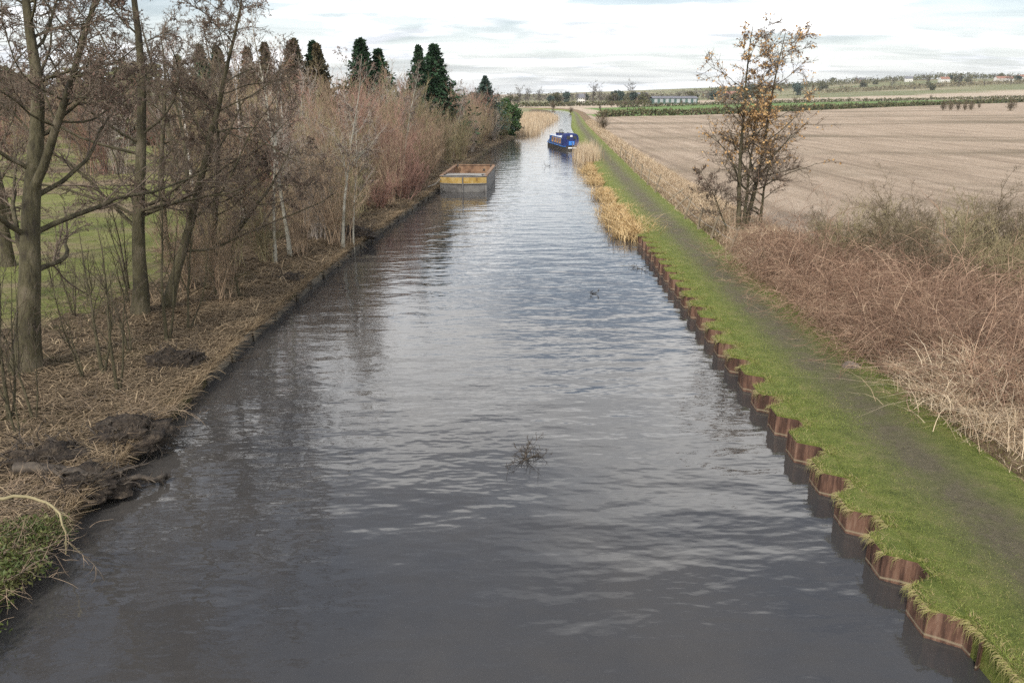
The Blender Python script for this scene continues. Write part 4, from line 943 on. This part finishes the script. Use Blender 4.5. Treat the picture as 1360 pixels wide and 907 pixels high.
def barge():
    t = thing('work_barge', 'open grey steel work barge with worn yellow bow band against the bank', 'barge', (-3.45, 57.2, 0), math.radians(-2.6))
    W, L_, Z0, Z1 = 3.3, 9.2, -.35, 1.05
    xs = np.linspace(-W / 2, W / 2, 13); bow = lambda x, z: -.42 * (1 - (2 * x / W) ** 2) + .30 * max(0.0, 1 - (z - Z0) / (Z1 - Z0)) ** 1.5
    top = lambda x: Z1 - .0 + .10 * (1 - (2 * x / W) ** 2)
    def bowgrid(z_lo, z_hi, off, n=6):
        V = []; 
        for j in range(n + 1):
            for x in xs:
                zl = z_lo; zh = z_hi if z_hi is not None else top(x); z = zl + (zh - zl) * j / n; V.append((x * (1 + off * .012), bow(x, z) - off, z))
        F = [[j * 13 + i, j * 13 + i + 1, (j + 1) * 13 + i + 1, (j + 1) * 13 + i] for j in range(n) for i in range(12)]; return V, F
    A = Acc(); A.add(*bowgrid(Z0, None, 0)); A.build('bow_plate', M['barge_grey'], t, True)
    A = Acc()
    V, F = bowgrid(.62, 1.03, .012, 3); A.add(V, F); A.build('yellow_band', M['barge_yellow'], t, True)
    A = Acc(); 
    for z in (.58, 1.09): A.tube([(x, bow(x, z) - .02, z + (top(x) - Z1) * (z > 1)) for x in xs], .035, 6)
    A.build('bow_rubbing_rail', M['barge_grey'], t, True)
    A = Acc(); A.tube([(0, bow(0, z) - .03, z) for z in (Z0, .2, .6, 1.0, 1.19)], .05, 6); A.build('stem_post', M['barge_grey'], t, True)
    V = []; 
    for x in xs: V += [(x, bow(x, Z1) + .02, top(x) - .012), (x, 3.0, Z1 - .03)]
    A = Acc(); A.add(V, [[2 * i, 2 * i + 2, 2 * i + 3, 2 * i + 1] for i in range(12)]); A.build('foredeck', M['barge_deck'], t)
    for s in (-1, 1):
        A = Acc(); A.box((s * (W / 2 - .05), L_ / 2 + .02, (Z0 + Z1) / 2), (.1, L_ - .04, Z1 - Z0)); A.build('hull_side', M['barge_grey'], t)
        A = Acc(); A.box((s * (W / 2 - .115), L_ / 2 + 1.45, (Z0 + Z1) / 2 + .1), (.03, L_ - 3.1, Z1 - Z0 - .3)); A.build('hold_lining', M['barge_rust'], t)
        A = Acc(); A.box((s * (W / 2 - .08), L_ / 2, Z1 + .04), (.24, L_, .075)); A.build('gunwale', M['barge_rust'], t)
        for y in (.35, 8.7):
            A = Acc(); A.tube([(s * (W / 2 - .3), y, Z1 - .05), (s * (W / 2 - .3), y, Z1 + .1)], .06, 8); A.tube([(s * (W / 2 - .3), y, Z1 + .1), (s * (W / 2 - .3), y, Z1 + .14)], .085, 8); A.build('bollard', M['boat_black'], t, True)
    A = Acc(); A.box((0, L_ - .06, (Z0 + Z1) / 2 + .03), (W - .22, .1, Z1 - Z0 + .02)); A.build('transom', M['barge_grey'], t)
    A = Acc(); A.box((0, L_ - .135, .55), (W - .26, .04, 1.0)); A.build('hold_lining', M['barge_rust'], t)
    A = Acc(); A.box((0, L_ - .08, Z1 + .08), (W - .1, .22, .07)); A.build('gunwale', M['barge_rust'], t)
    A = Acc(); A.box((0, 6.05, .02), (W - .3, 5.9, .05)); A.build('hold_floor', M['barge_rust'], t)
    A = Acc(); A.box((0, 3.0, .5), (W - .24, .05, 1.0)); A.build('bulkhead', M['barge_rust'], t)
    A = Acc(); A.tube([(-1.35, .35, 1.15), (-1.9, -.6, .6), (-2.3, -1.6, .5)], .02, 5); A.build('mooring_rope', M['wire'], t)
    A = Acc(); A.box((.75, L_ - .17, .75), (.16, .03, .16)); A.build('ring_plate', M['boat_black'], t)
barge()

def small_boat():
    p = at(722, 159, 0)
    t = thing('small_boat', 'small dark cabin boat with white top moored in the tawny reed bed', 'boat', (p[0], p[1], 0), .2)
    A = Acc(); rg = hull_rings(6, 2.0, -.2, .7, 2.2, 10); A.loft(rg); A.add(np.array(rg[0]), [[0, 1, 2, 3], [0, 3, 4, 5]]); A.build('hull', M['boat_black'], t)
    A = Acc(); A.box((0, 2.6, 1.05), (1.6, 2.6, .7), top=.85); A.build('cabin', M['boat_black'], t)
    A = Acc(); A.box((0, 2.6, 1.43), (1.5, 2.5, .07)); A.build('roof', M['boat_white'], t)
small_boat()

# ------------------------------------------------------------------ root heaps, fallen wood, things afloat
def heap(label, px, py, size, seed, dz=0):
    r = np.random.default_rng(seed); p = at(px, py); t = thing('root_heap', label, 'root heap', (p[0], p[1], p[2] - .08 + dz), r.uniform(0, 6))
    n, k = 16, 32; V = []
    for i in range(n + 1):
        ph = i / n * math.pi * .5
        for j in range(k):
            a = 2 * math.pi * j / k; d = 1 + 1.0 * fbm(math.cos(a) * math.cos(ph) * 2 + 9, math.sin(a) * math.cos(ph) * 2 + math.sin(ph) * 3, .8, seed) + .05 * r.normal()
            V.append((math.cos(a) * math.cos(ph) * size[0] * d, math.sin(a) * math.cos(ph) * size[1] * d, (math.sin(ph) * 1.0 - .1) * size[2] * d))
    F = [[i * k + j, i * k + (j + 1) % k, (i + 1) * k + (j + 1) % k, (i + 1) * k + j] for i in range(n) for j in range(k)]
    A = Acc(); A.add(V, F); A.build('earth', M['soil_dark'], t, True)
    m = 70; a = r.uniform(0, 6.28, m); e = r.uniform(0.1, 1.2, m); b = np.stack([np.cos(a) * np.cos(e) * size[0] * .8, np.sin(a) * np.cos(e) * size[1] * .8, np.sin(e) * size[2] * .8], 1)
    P, R = walk(b, nrm(b + r.normal(size=(m, 3)) * .35), r.uniform(.25, .8, m) * size[0], 6, r, .4, -.12, .25, r.uniform(.008, .024, m))
    A = Acc(); A.add(*tubes(P, R, 4)); P2, R2 = spread(P, R, 4, r, .2, .95, (.4, 1.1), .5, .3, 3, .2, 0, .6, .004); A.add(*tubes(P2, R2, 3)); tag(A.build('roots', M['debris'], t, True), kind='stuff')
heap('black heap of dug-out roots on the bank below the twin trunks', 232, 485, (.75, .6, .42), 1)
heap('dark muddy root heap slumped at the water where the bank bulges', 165, 580, (.7, .8, .42), 2)
heap('wide black root mass at the top of the tangled bank', 55, 610, (.8, .6, .38), 3)
heap('low dark root heap on the straw-littered bank before the red brushwood', 472, 313, (1.1, .8, .45), 4)
heap('dark clod of roots beside the timber edging near the leaning saplings', 385, 372, (.6, .5, .25), 5)
heap('shaded root clump hanging over the water under the tangle', 110, 640, (.7, .6, .4), 6, -.1)

def fallen(name, label, pts, rad, m, seed, kids=0, L=.5, cat='branch', up=0.0):
    r = np.random.default_rng(seed); P = np.array(pts, float); o = P[0].copy(); P = P - o
    n = len(P); tt = np.linspace(0, n - 1, 14); P = np.stack([np.interp(tt, np.arange(n), P[:, i]) for i in range(3)], 1); P[1:-1] += r.normal(size=(12, 3)) * rad * .5
    t = thing(name, label, cat, o); R = np.linspace(rad, rad * .35, 14)
    A = Acc(); A.tube(P, R, 7); A.build('stem', m, t, True)
    if kids:
        C = Acc(); P1, R1 = spread(P[None], R[None], kids, r, .1, 1, (.4, 1.1), L, .3, 5, .16, up, .6, .006); C.add(*tubes(P1, R1, 4)); P2, R2 = spread(P1, R1, 5, r, .15, 1, (.4, 1.0), .5, .3, 3, .16, up, .6, .004); C.add(*tubes(P2, R2, 3)); tag(C.build('twigs', m, t, True), kind='stuff')
    return t
fallen('fallen_log', 'black half-sunken log jutting from the tangled bank into the water', [at(20, 622, .55), at(110, 630, .45), at(170, 634, .28), at(222, 634, .06)], .11, M['debris'], 1, 12, .3)
fallen('broken_branch', 'snapped yellow-green branch hanging down over the water', [at(-10, 662, .95), at(40, 660, .95), at(66, 668, .9), at(86, 690, .75), at(88, 735, .25)], .028, M['twig_olive'], 2, 5, .22)
for i, (x, y, rz, l) in enumerate([(-6.9, 12.2, 2.2, 'brushwood trailing from the bank over the black log'), (-7.3, 10.7, 4.5, 'grey brushwood above the snapped branch'), (-7.5, 14.6, 1.0, 'brushwood on the bulge of the bank'), (-8.3, 12.8, 3.3, 'brushwood piled behind the black log'), (-7.9, 11.5, .3, 'brushwood heaped between the grey tangle and the black log'), (-8.8, 15.4, 5.2, 'brushwood beside the scrubby sapling'), (-7.1, 9.6, -.5, 'brushwood straggling through the mossy growth'), (-6.9, 13.5, -.3, 'brushwood hanging to the water past the black log')]):
    r = np.random.default_rng(700 + i); st = []
    for k in range(22):
        a = r.uniform(-1.0, 1.0); st.append(((r.normal() * .3, r.normal() * .3, .05), (math.cos(a) * 1.2, math.sin(a) * 1.2, r.uniform(.1, .7)), r.uniform(.5, 1.2), r.uniform(.005, .011), .16, -.05))
    t = thing('brushwood', l, 'brushwood', on(x, y, .0), rz if i else -.2); tree_parts(t, 710 + i, st, [dict(n=6, t0=.2, ang=(.4, 1.1), L=.5, shape=.3, S=4, gnarl=.18, up=-.03, ratio=.6, rmin=.004, k=3)], (M['twig_dark'], M['twig_dark'], M['twig_brown']), None, 4, True)
def ivy():
    base = None
    for i, (x, y, s, l) in enumerate([(-7.0, 9.3, 1.0, 'mossy green growth clothing the bank below the snapped branch'), (-7.15, 10.3, .8, 'green mossy patch on the bank beside the grey brushwood'), (-6.95, 8.2, 1.0, 'mossy green growth at the water where the bank leaves the view')]):
        loc = on(x, y, -.05)
        if base is None:
            r = np.random.default_rng(3); n = 2600; v = nrm(r.normal(size=(n, 3))); v[:, 2] = np.abs(v[:, 2]); rad = r.uniform(.3, 1, n) ** .5
            base = thing('mossy_growth', l, 'ground cover', loc); p = v * rad[:, None] * np.array([.6, .8, .35]) * (1 + .3 * np.sin(v[:, :1] * 9) * np.sin(v[:, 1:2] * 7))
            A = Acc(); A.add(*flakes(p, .028, r, -.4, 3.0)); tag(A.build('leaves', M['ivy'], base), kind='stuff')
            P, R = walk(r.normal(size=(40, 3)) * np.array([.25, .35, .03]), np.column_stack([r.normal(size=(40, 2)), np.full(40, .6)]), r.uniform(.3, .8, 40), 6, r, .2, -.1, .3, np.full(40, .007)); A = Acc(); A.add(*tubes(P, R, 3)); tag(A.build('stems', M['twig_brown'], base, True), kind='stuff')
        else: dup(base, loc, i * 2., l, scale=s)
ivy()
def afloat(label, x, y, rz, size, seed, n=5):
    r = np.random.default_rng(seed); t = thing('floating_branch', label, 'branch', (x, y, .01), rz)
    st = [((r.normal() * .006 * size, r.normal() * .006 * size, -.01), (r.normal(), r.normal(), .12), size * r.uniform(.6, 1.1), .009, .12, 0) for _ in range(n)]
    tree_parts(t, seed, st, [dict(n=7, t0=.1, ang=(.5, 1.1), L=.5, shape=.4, S=4, gnarl=.2, up=.02, ratio=.6, rmin=.006, k=4), dict(n=4, t0=.2, ang=(.5, 1.1), L=.5, shape=.4, S=3, gnarl=.2, up=.01, ratio=.6, rmin=.004, k=3)], (M['debris'],) * 3, None, 5, True)
afloat('twiggy dark branch floating alone in mid canal', .25, 13.6, 0, .62, 801, 9)
p = at(850, 357, 0); afloat('sprig of dark twigs floating close to the piling', p[0], p[1], 1, .5, 803)
p = at(822, 318, 0); afloat('dark floating brush at the foot of the yellow sedge', p[0], p[1], 2, .9, 805, 9)
p = at(785, 390, 0); afloat('tiny sprig floating on the open water off the piling', p[0], p[1], 2, .3, 807, 3)
p = at(815, 300, 0); afloat('dark branch trailing from the yellow sedge', p[0], p[1], 2, 1.0, 809, 7)
p = at(725, 221, 0); afloat('long dark drift stick lying across the water before the narrowboat', p[0], p[1], .1, 1.1, 811, 3)
p = at(318, 478, 0); afloat('dark twigs floating off the timber edging', p[0], p[1], .6, .5, 813, 5)
p = at(235, 545, 0); afloat('dark brush floating in the crook of the bank', p[0], p[1], .6, .6, 815, 7)
p = at(600, 283, 0); afloat('drowned whips reaching out below the barge bow', p[0] - .6, p[1], .3, 1.3, 817, 9)

def stones():
    for i, (px, py, s, l) in enumerate([(1129, 488, .20, 'rounded molehill of grey earth at the verge side of the towpath')]):
        p = at(px, py); t = thing('molehill' if i == 0 else 'stone', l, 'molehill' if i == 0 else 'stone', (p[0], p[1], p[2] - .02))
        n, k = 8, 14; r = np.random.default_rng(30 + i); V = [(math.cos(2 * math.pi * j / k) * math.cos(q / n * 1.57) * s * (1 + .18 * r.normal()), math.sin(2 * math.pi * j / k) * math.cos(q / n * 1.57) * s * .8 * (1 + .18 * r.normal()), math.sin(q / n * 1.57) * s * .75) for q in range(n + 1) for j in range(k)]
        A = Acc(); A.add(V, [[q * k + j, q * k + (j + 1) % k, (q + 1) * k + (j + 1) % k, (q + 1) * k + j] for q in range(n) for j in range(k)]); A.build('earth_mound' if i == 0 else 'rock', M['stone'], t, True)
stones()

# ------------------------------------------------------------------ old post and wire fence in the verge
def fence():
    t = thing('wire_fence', 'decayed post and wire fence in the dead grass between towpath and field', 'fence'); r = np.random.default_rng(12); tops = []
    px = [(968, 335), (943, 318), (926, 305), (908, 291), (893, 278), (884, 268), (869, 256), (859, 247), (850, 238), (842, 230), (836, 223), (829, 216), (823, 210)]
    lean = [.35, .28, .22, .3, .9, .95, .3, .15, .12, .1, .2, .1, .1]
    for (a, b), l in zip(px, lean):
        p = at(a, b); h = 1.15 * r.uniform(.9, 1.1); q = p + np.array([math.sin(l) * h, r.normal() * .06, math.cos(l) * h]); A = Acc()
        A.tube([p - np.array([0, 0, .2]), (p + q) / 2 + r.normal(size=3) * .01, q], [.055, .05, .045], 7); A.build('post', M['post'], t, True); tops.append((p, q))
    for f in (.45, .85):
        pts = []
        for (p, q), (p2, q2) in zip(tops[:-1], tops[1:]):
            a = p + (q - p) * f; b = p2 + (q2 - p2) * f; pts += [a, (a + b) / 2 - np.array([0, 0, .05])]
        pts.append(tops[-1][0] + (tops[-1][1] - tops[-1][0]) * f); A = Acc(); A.tube(pts, .008, 4); A.build('wire', M['wire'], t)
    for i, (a, b, l, s) in enumerate([(1072, 372, .1, 1.3), (1040, 345, 1.1, .9)]):
        pass
fence()

# ------------------------------------------------------------------ far land: hedges, bushes, trees, buildings
def hedge(name, label, path, h, w, n, seed, m):
    r = np.random.default_rng(seed); path = np.array(path, float); sl_ = np.r_[0, np.cumsum(np.linalg.norm(np.diff(path, axis=0), axis=1))]
    s = r.uniform(0, sl_[-1], n); x = np.interp(s, sl_, path[:, 0]); y = np.interp(s, sl_, path[:, 1])
    hh = h * (1 + .5 * fbm(s, s * 0, 14, seed) + .35 * fbm(s, s * 0, 4, seed + 3)); u = r.uniform(0, 1, n)
    p = np.stack([x + r.normal(size=n) * w * .4, y + r.normal(size=n) * w * .4, zt(x, y) + u * hh], 1)
    t = thing(name, label, 'hedge'); A = Acc(); A.add(*flakes(p, .55, r, -.4, 2.0)); tag(A.build('growth', m, t), kind='stuff')
hedge('field_hedge', 'long clipped olive-brown hedge between the stubble and the green field', HEDGE, 1.8, 1.3, 24000, 41, M['hedge'])
hedge('field_hedge', 'thin dark hedge along the far side of the green field', [(60, 470), (200, 560), (420, 680), (640, 760)], 1.8, 1.5, 9000, 43, M['hedge'])
hedge('field_hedge', 'grey hedge line crossing beyond the bend of the canal', [(-60, 520), (0, 500), (60, 560), (140, 640)], 2.4, 1.5, 7000, 45, M['hedge'])

def belt(label, path, h, w, n, seed, m, size=1.3):
    r = np.random.default_rng(seed); path = np.array(path, float); sl_ = np.r_[0, np.cumsum(np.linalg.norm(np.diff(path, axis=0), axis=1))]
    s_ = r.uniform(0, sl_[-1], n); x = np.interp(s_, sl_, path[:, 0]) + r.normal(size=n) * w * .3; y = np.interp(s_, sl_, path[:, 1]) + r.normal(size=n) * w
    hh = h * np.clip(.75 + 1.3 * fbm(s_, y, 26, seed) + .9 * fbm(s_, y, 8, seed + 3), .1, 2)
    p = np.stack([x, y, zt(x, y) + r.uniform(0, 1, n) ** .8 * hh], 1)
    A = Acc(); A.add(*flakes(p, size, r, -.3, 1.8)); tag(A.build('woodland', m), label, 'woodland', kind='stuff')
belt('grey-brown woodland belt on the skyline beyond the canal bend', [(-420, 900), (-150, 960), (60, 930), (280, 1000)], 8, 16, 9000, 51, M['tree_far'])
belt('grey-green wooded crest on the rise beyond the fields', [(300, 1250), (520, 1380), (760, 1430), (1000, 1450), (1250, 1400)], 8, 22, 11000, 53, M['hedge'], 1.6)
belt('tawny belt of trees below the wooded crest', [(420, 1120), (640, 1180), (860, 1220), (1100, 1200)], 6, 10, 6000, 55, M['woodland_pale'], 1.5)
def far_things():
    lvh = [dict(n=8, t0=.12, t1=.97, ang=(.45, 1.0), L=.5, shape=.4, S=4, gnarl=.14, up=.06, ratio=.55, rmin=.02, k=3), dict(n=8, t0=.1, ang=(.5, 1.1), L=.45, shape=.4, S=3, gnarl=.14, up=.03, ratio=.6, rmin=.016, k=3)]
    a = shrub_proto('field_bush', 'leafless rounded bush at the field edge above the narrowboat', 901, 16, 3.2, .5, lvh, (M['hawthorn'],) * 3, None)
    a.location = on(16.6, 150, -.1)
    def bush(px, py, h, lab, group=None):
        p = at(px, py); return dup(a, (p[0], p[1], p[2] - .1), px * .7, lab, group, h / 3.2)
    bush(735, 149, 4.5, 'reddish round bush at the bend of the canal'); bush(758, 151, 2.6, 'small round bush beside the towpath at the far bend'); bush(797, 146, 2.4, 'small lone bush beyond the end of the stubble')
    for q in (1252, 1262, 1272, 1281, 1289): bush(q, 147, 3.6, 'upright dark bush of the clump standing before the clipped hedge', 'bush clump before the hedge')
    bush(1341, 148, 4.6, 'broad bush standing alone before the hedge'); bush(1300, 144, 2.2, 'low bush beside the clump before the hedge')
    for q, w in zip((812, 820, 829, 838, 846, 855, 863, 871), (3, 2.4, 3.2, 2.6, 3, 2.4, 3, 2.2)): bush(q, 142.5, w * 1.3, 'bush of the scattered row along the green field', 'scattered bushes along the green field')
    for q, y_, w in ((905, 139, 3), (925, 138, 2.6), (1055, 137, 4), (1072, 137, 3), (1100, 136, 3), (1127, 136, 3.6), (1150, 135.5, 3), (1190, 135, 2.6), (1236, 133, 4)): bush(q, y_, w, 'lone bush dotted across the far green field', 'lone bushes of the green field')
    # distant trees
    lvt = [dict(n=10, t0=.25, t1=.97, ang=(.5, 1.0), L=.5, shape=.5, S=5, gnarl=.13, up=.05, ratio=.5, rmin=.03, k=3), dict(n=8, t0=.2, ang=(.5, 1.1), L=.5, shape=.4, S=3, gnarl=.15, up=.03, ratio=.55, rmin=.03, k=3), dict(n=5, t0=.2, ang=(.5, 1.1), L=.55, shape=.4, S=2, gnarl=.15, up=.02, ratio=.6, rmin=.025, k=3)]
    G = 'distant trees on the skyline'; labs = ['distant bare tree of the grey skyline belt', 'distant bushy evergreen of the grey skyline belt']
    bares = []
    for i in range(3):
        t = thing('distant_tree', labs[0], 'tree', (0, 0, 0), 0, G); tree_parts(t, 940 + i, [((0, 0, 0), (.05, 0, 1), 10, .25, .05, .03), ((.1, 0, 1), (.25 - .2 * i, .1, 1), 8, .18, .05, .03)], lvt, (M['tree_far'],) * 3, None, 5); bares.append(t)
    evs = []
    for i in range(2):
        r = np.random.default_rng(950 + i); t = thing('distant_evergreen', labs[1], 'tree', (0, 0, 0), 0, G); n = 900; v = nrm(r.normal(size=(n, 3))); c = r.normal(size=(7, 3)) * np.array([1.6, 1.6, 1.4]); k = r.integers(0, 7, n)
        pts = v * r.uniform(.6, 1, (n, 1)) * 2.0 + c[k] + np.array([0, 0, 4.6]); pts[:, 2] = np.maximum(pts[:, 2], .2); A = Acc(); A.add(*flakes(pts, .7, r)); tag(A.build('crown', M['needles_blue'] if i else M['hedge'], t), kind='stuff'); A = Acc(); A.tube([(0, 0, -.2), (0, 0, 4)], [.3, .15], 6); A.build('trunk', M['bark_dark'], t, True); evs.append(t)
    protos = bares + evs; used = set(); r = np.random.default_rng(960)
    def put(v, x, y, h):
        s = h / (10 if v < 3 else 7.5) ; loc = on(x, y, -.15)
        if v not in used: used.add(v); protos[v].location = loc; protos[v].scale = (s,) * 3
        else: dup(protos[v], loc, r.uniform(0, 6), scale=(s * 1.25, s * 1.25, s))
    for i in range(88):                                                            # belt beyond the canal
        d = r.uniform(620, 900); px = r.uniform(560, 990); x = (px - 680) / 1057 * d; put(r.choice(5, p=[.16, .16, .16, .26, .26]), x, d, r.uniform(5, 9.5))
    for px, h in ((783, 17), (791, 15), (829, 17), (700, 13), (715, 12), (690, 14)): put(px % 3, (px - 680) / 1057 * 700, 700, h)
    for i in range(70):                                                            # wooded rise on the right
        d = r.uniform(1050, 1700); px = r.uniform(940, 1380); x = (px - 680) / 1057 * d; put(r.choice(5, p=[.2, .2, .2, .2, .2]), x, d, r.uniform(6, 11))
    for px, h in ((1205, 20), (1310, 15), (1245, 16), (1160, 14)): put(px % 3, (px - 680) / 1057 * 1150, 1150, h)
    for i in range(26):                                                            # behind the thicket, across the lawn
        put(r.choice(4, p=[.3, .3, .3, .1]), r.uniform(-110, -38), r.uniform(80, 150), r.uniform(7, 11))
    def house(x, y, rz, w, d, h, label, wall='wall_white', roof='roof_slate', name='house', rows=2):
        t = thing(name, label, 'house', on(x, y, -.2), rz); A = Acc(); A.box((0, 0, h / 2), (w, d, h)); 
        A.add([(-w / 2, -d / 2, h), (-w / 2, d / 2, h), (-w / 2, 0, h + d * .38)], [[0, 1, 2, 2]]); A.add([(w / 2, -d / 2, h), (w / 2, d / 2, h), (w / 2, 0, h + d * .38)], [[0, 1, 2, 2]]); A.build('wall', M[wall], t)
        A = Acc()
        for s in (-1, 1): A.box((0, s * d * .27, h + d * .19 - .02), (w + .5, d * .62, .18), tilt=(-s * math.atan(.76) , 0))
        rf = A.build('roof', M[roof], t); A = Acc(); A.box((w * .35, 0, h + d * .38 + .3), (.7, .6, 1.3)); A.build('chimney', M['wall_brick'], rf)
        for k in range(rows):
            for q in np.linspace(-w * .35, w * .35, 4):
                if k == 0 and abs(q) < w * .15 and q > 0:
                    A = Acc(); A.box((q, -d / 2 - .02, 1.05), (1.0, .06, 2.1)); A.build('door', M['boat_black'], t); continue
                A = Acc(); A.box((q, -d / 2 - .02, 1.5 + k * 2.6), (1.1, .06, 1.2)); wn = A.build('window', M['wall_white'], t); A = Acc(); A.box((q, -d / 2 - .056, 1.5 + k * 2.6), (.95, .02, 1.05)); A.build('pane', M['glass'], wn)
    house(-60, 122, .2, 9, 6.5, 4.4, 'white house with slate roof glimpsed through the twin-trunked alder', rows=2)
    house(-46, 116, -.1, 7, 5, 2.6, 'low white outbuilding glimpsed beyond the crooked alder', rows=1)
    for px, d, w, lab, wl, rf in ((1300, 1250, 26, 'long pale low building on the wooded rise', 'wall_white', 'roof_tile'), (1325, 1300, 18, 'pale house next to the long low building on the rise', 'wall_white', 'roof_tile'), (1180, 1350, 12, 'white house among pale trees on the rise', 'wall_white', 'roof_slate'), (1225, 1280, 14, 'white gabled house left of the long low building', 'wall_white', 'roof_tile'), (1120, 1400, 14, 'brick house low on the wooded rise', 'wall_brick', 'roof_slate'), (842, 760, 14, 'slate-roofed house in the skyline belt', 'wall_brick', 'roof_slate'), (768, 720, 7, 'small white cottage in the skyline belt', 'wall_white', 'roof_slate'), (960, 900, 16, 'brick house behind the leafy alder in the skyline belt', 'wall_brick', 'roof_tile')):
        house((px - 680) / 1057 * d, d, r.uniform(-.3, .3), w, 9, 4.8, lab, wl, rf)
    # farm shed
    x, y = (885 - 680) / 1057 * 600, 600; t = thing('farm_shed', 'long green and pale farm shed beyond the green field', 'shed', on(x, y, -.2), .05)
    A = Acc(); A.box((0, 0, 2), (32, 12, 4)); A.build('wall', M['shed_green'], t)
    for q in np.linspace(-14, 14, 8): A = Acc(); A.box((q, -6.05, 2.3), (2.2, .12, 2.6)); A.build('wall_panel', M['shed_pale'], t)
    A = Acc()
    for s in (-1, 1): A.box((0, s * 3.1, 4.75), (33, 6.6, .2), tilt=(-s * .22, 0))
    A.build('roof', M['roof_slate'], t)
far_things()

# ------------------------------------------------------------------ the hazy air
def haze():
    A = Acc(); A.box((0, 1440, 41.5), (6200, 3200, 90)); o = A.build('haze', None); m = bpy.data.materials.new('haze'); m.use_nodes = True; nt = m.node_tree; nt.nodes.clear()
    out = nt.nodes.new('ShaderNodeOutputMaterial'); v = nt.nodes.new('ShaderNodeVolumePrincipled'); v.inputs['Density'].default_value = .00009; v.inputs['Color'].default_value = (.93, .96, 1.0, 1); v.inputs['Anisotropy'].default_value = .2
    nt.links.new(v.outputs[0], out.inputs['Volume']); o.data.materials.append(m); tag(o, 'thin pale haze over the fields', 'haze', kind='stuff')
haze()
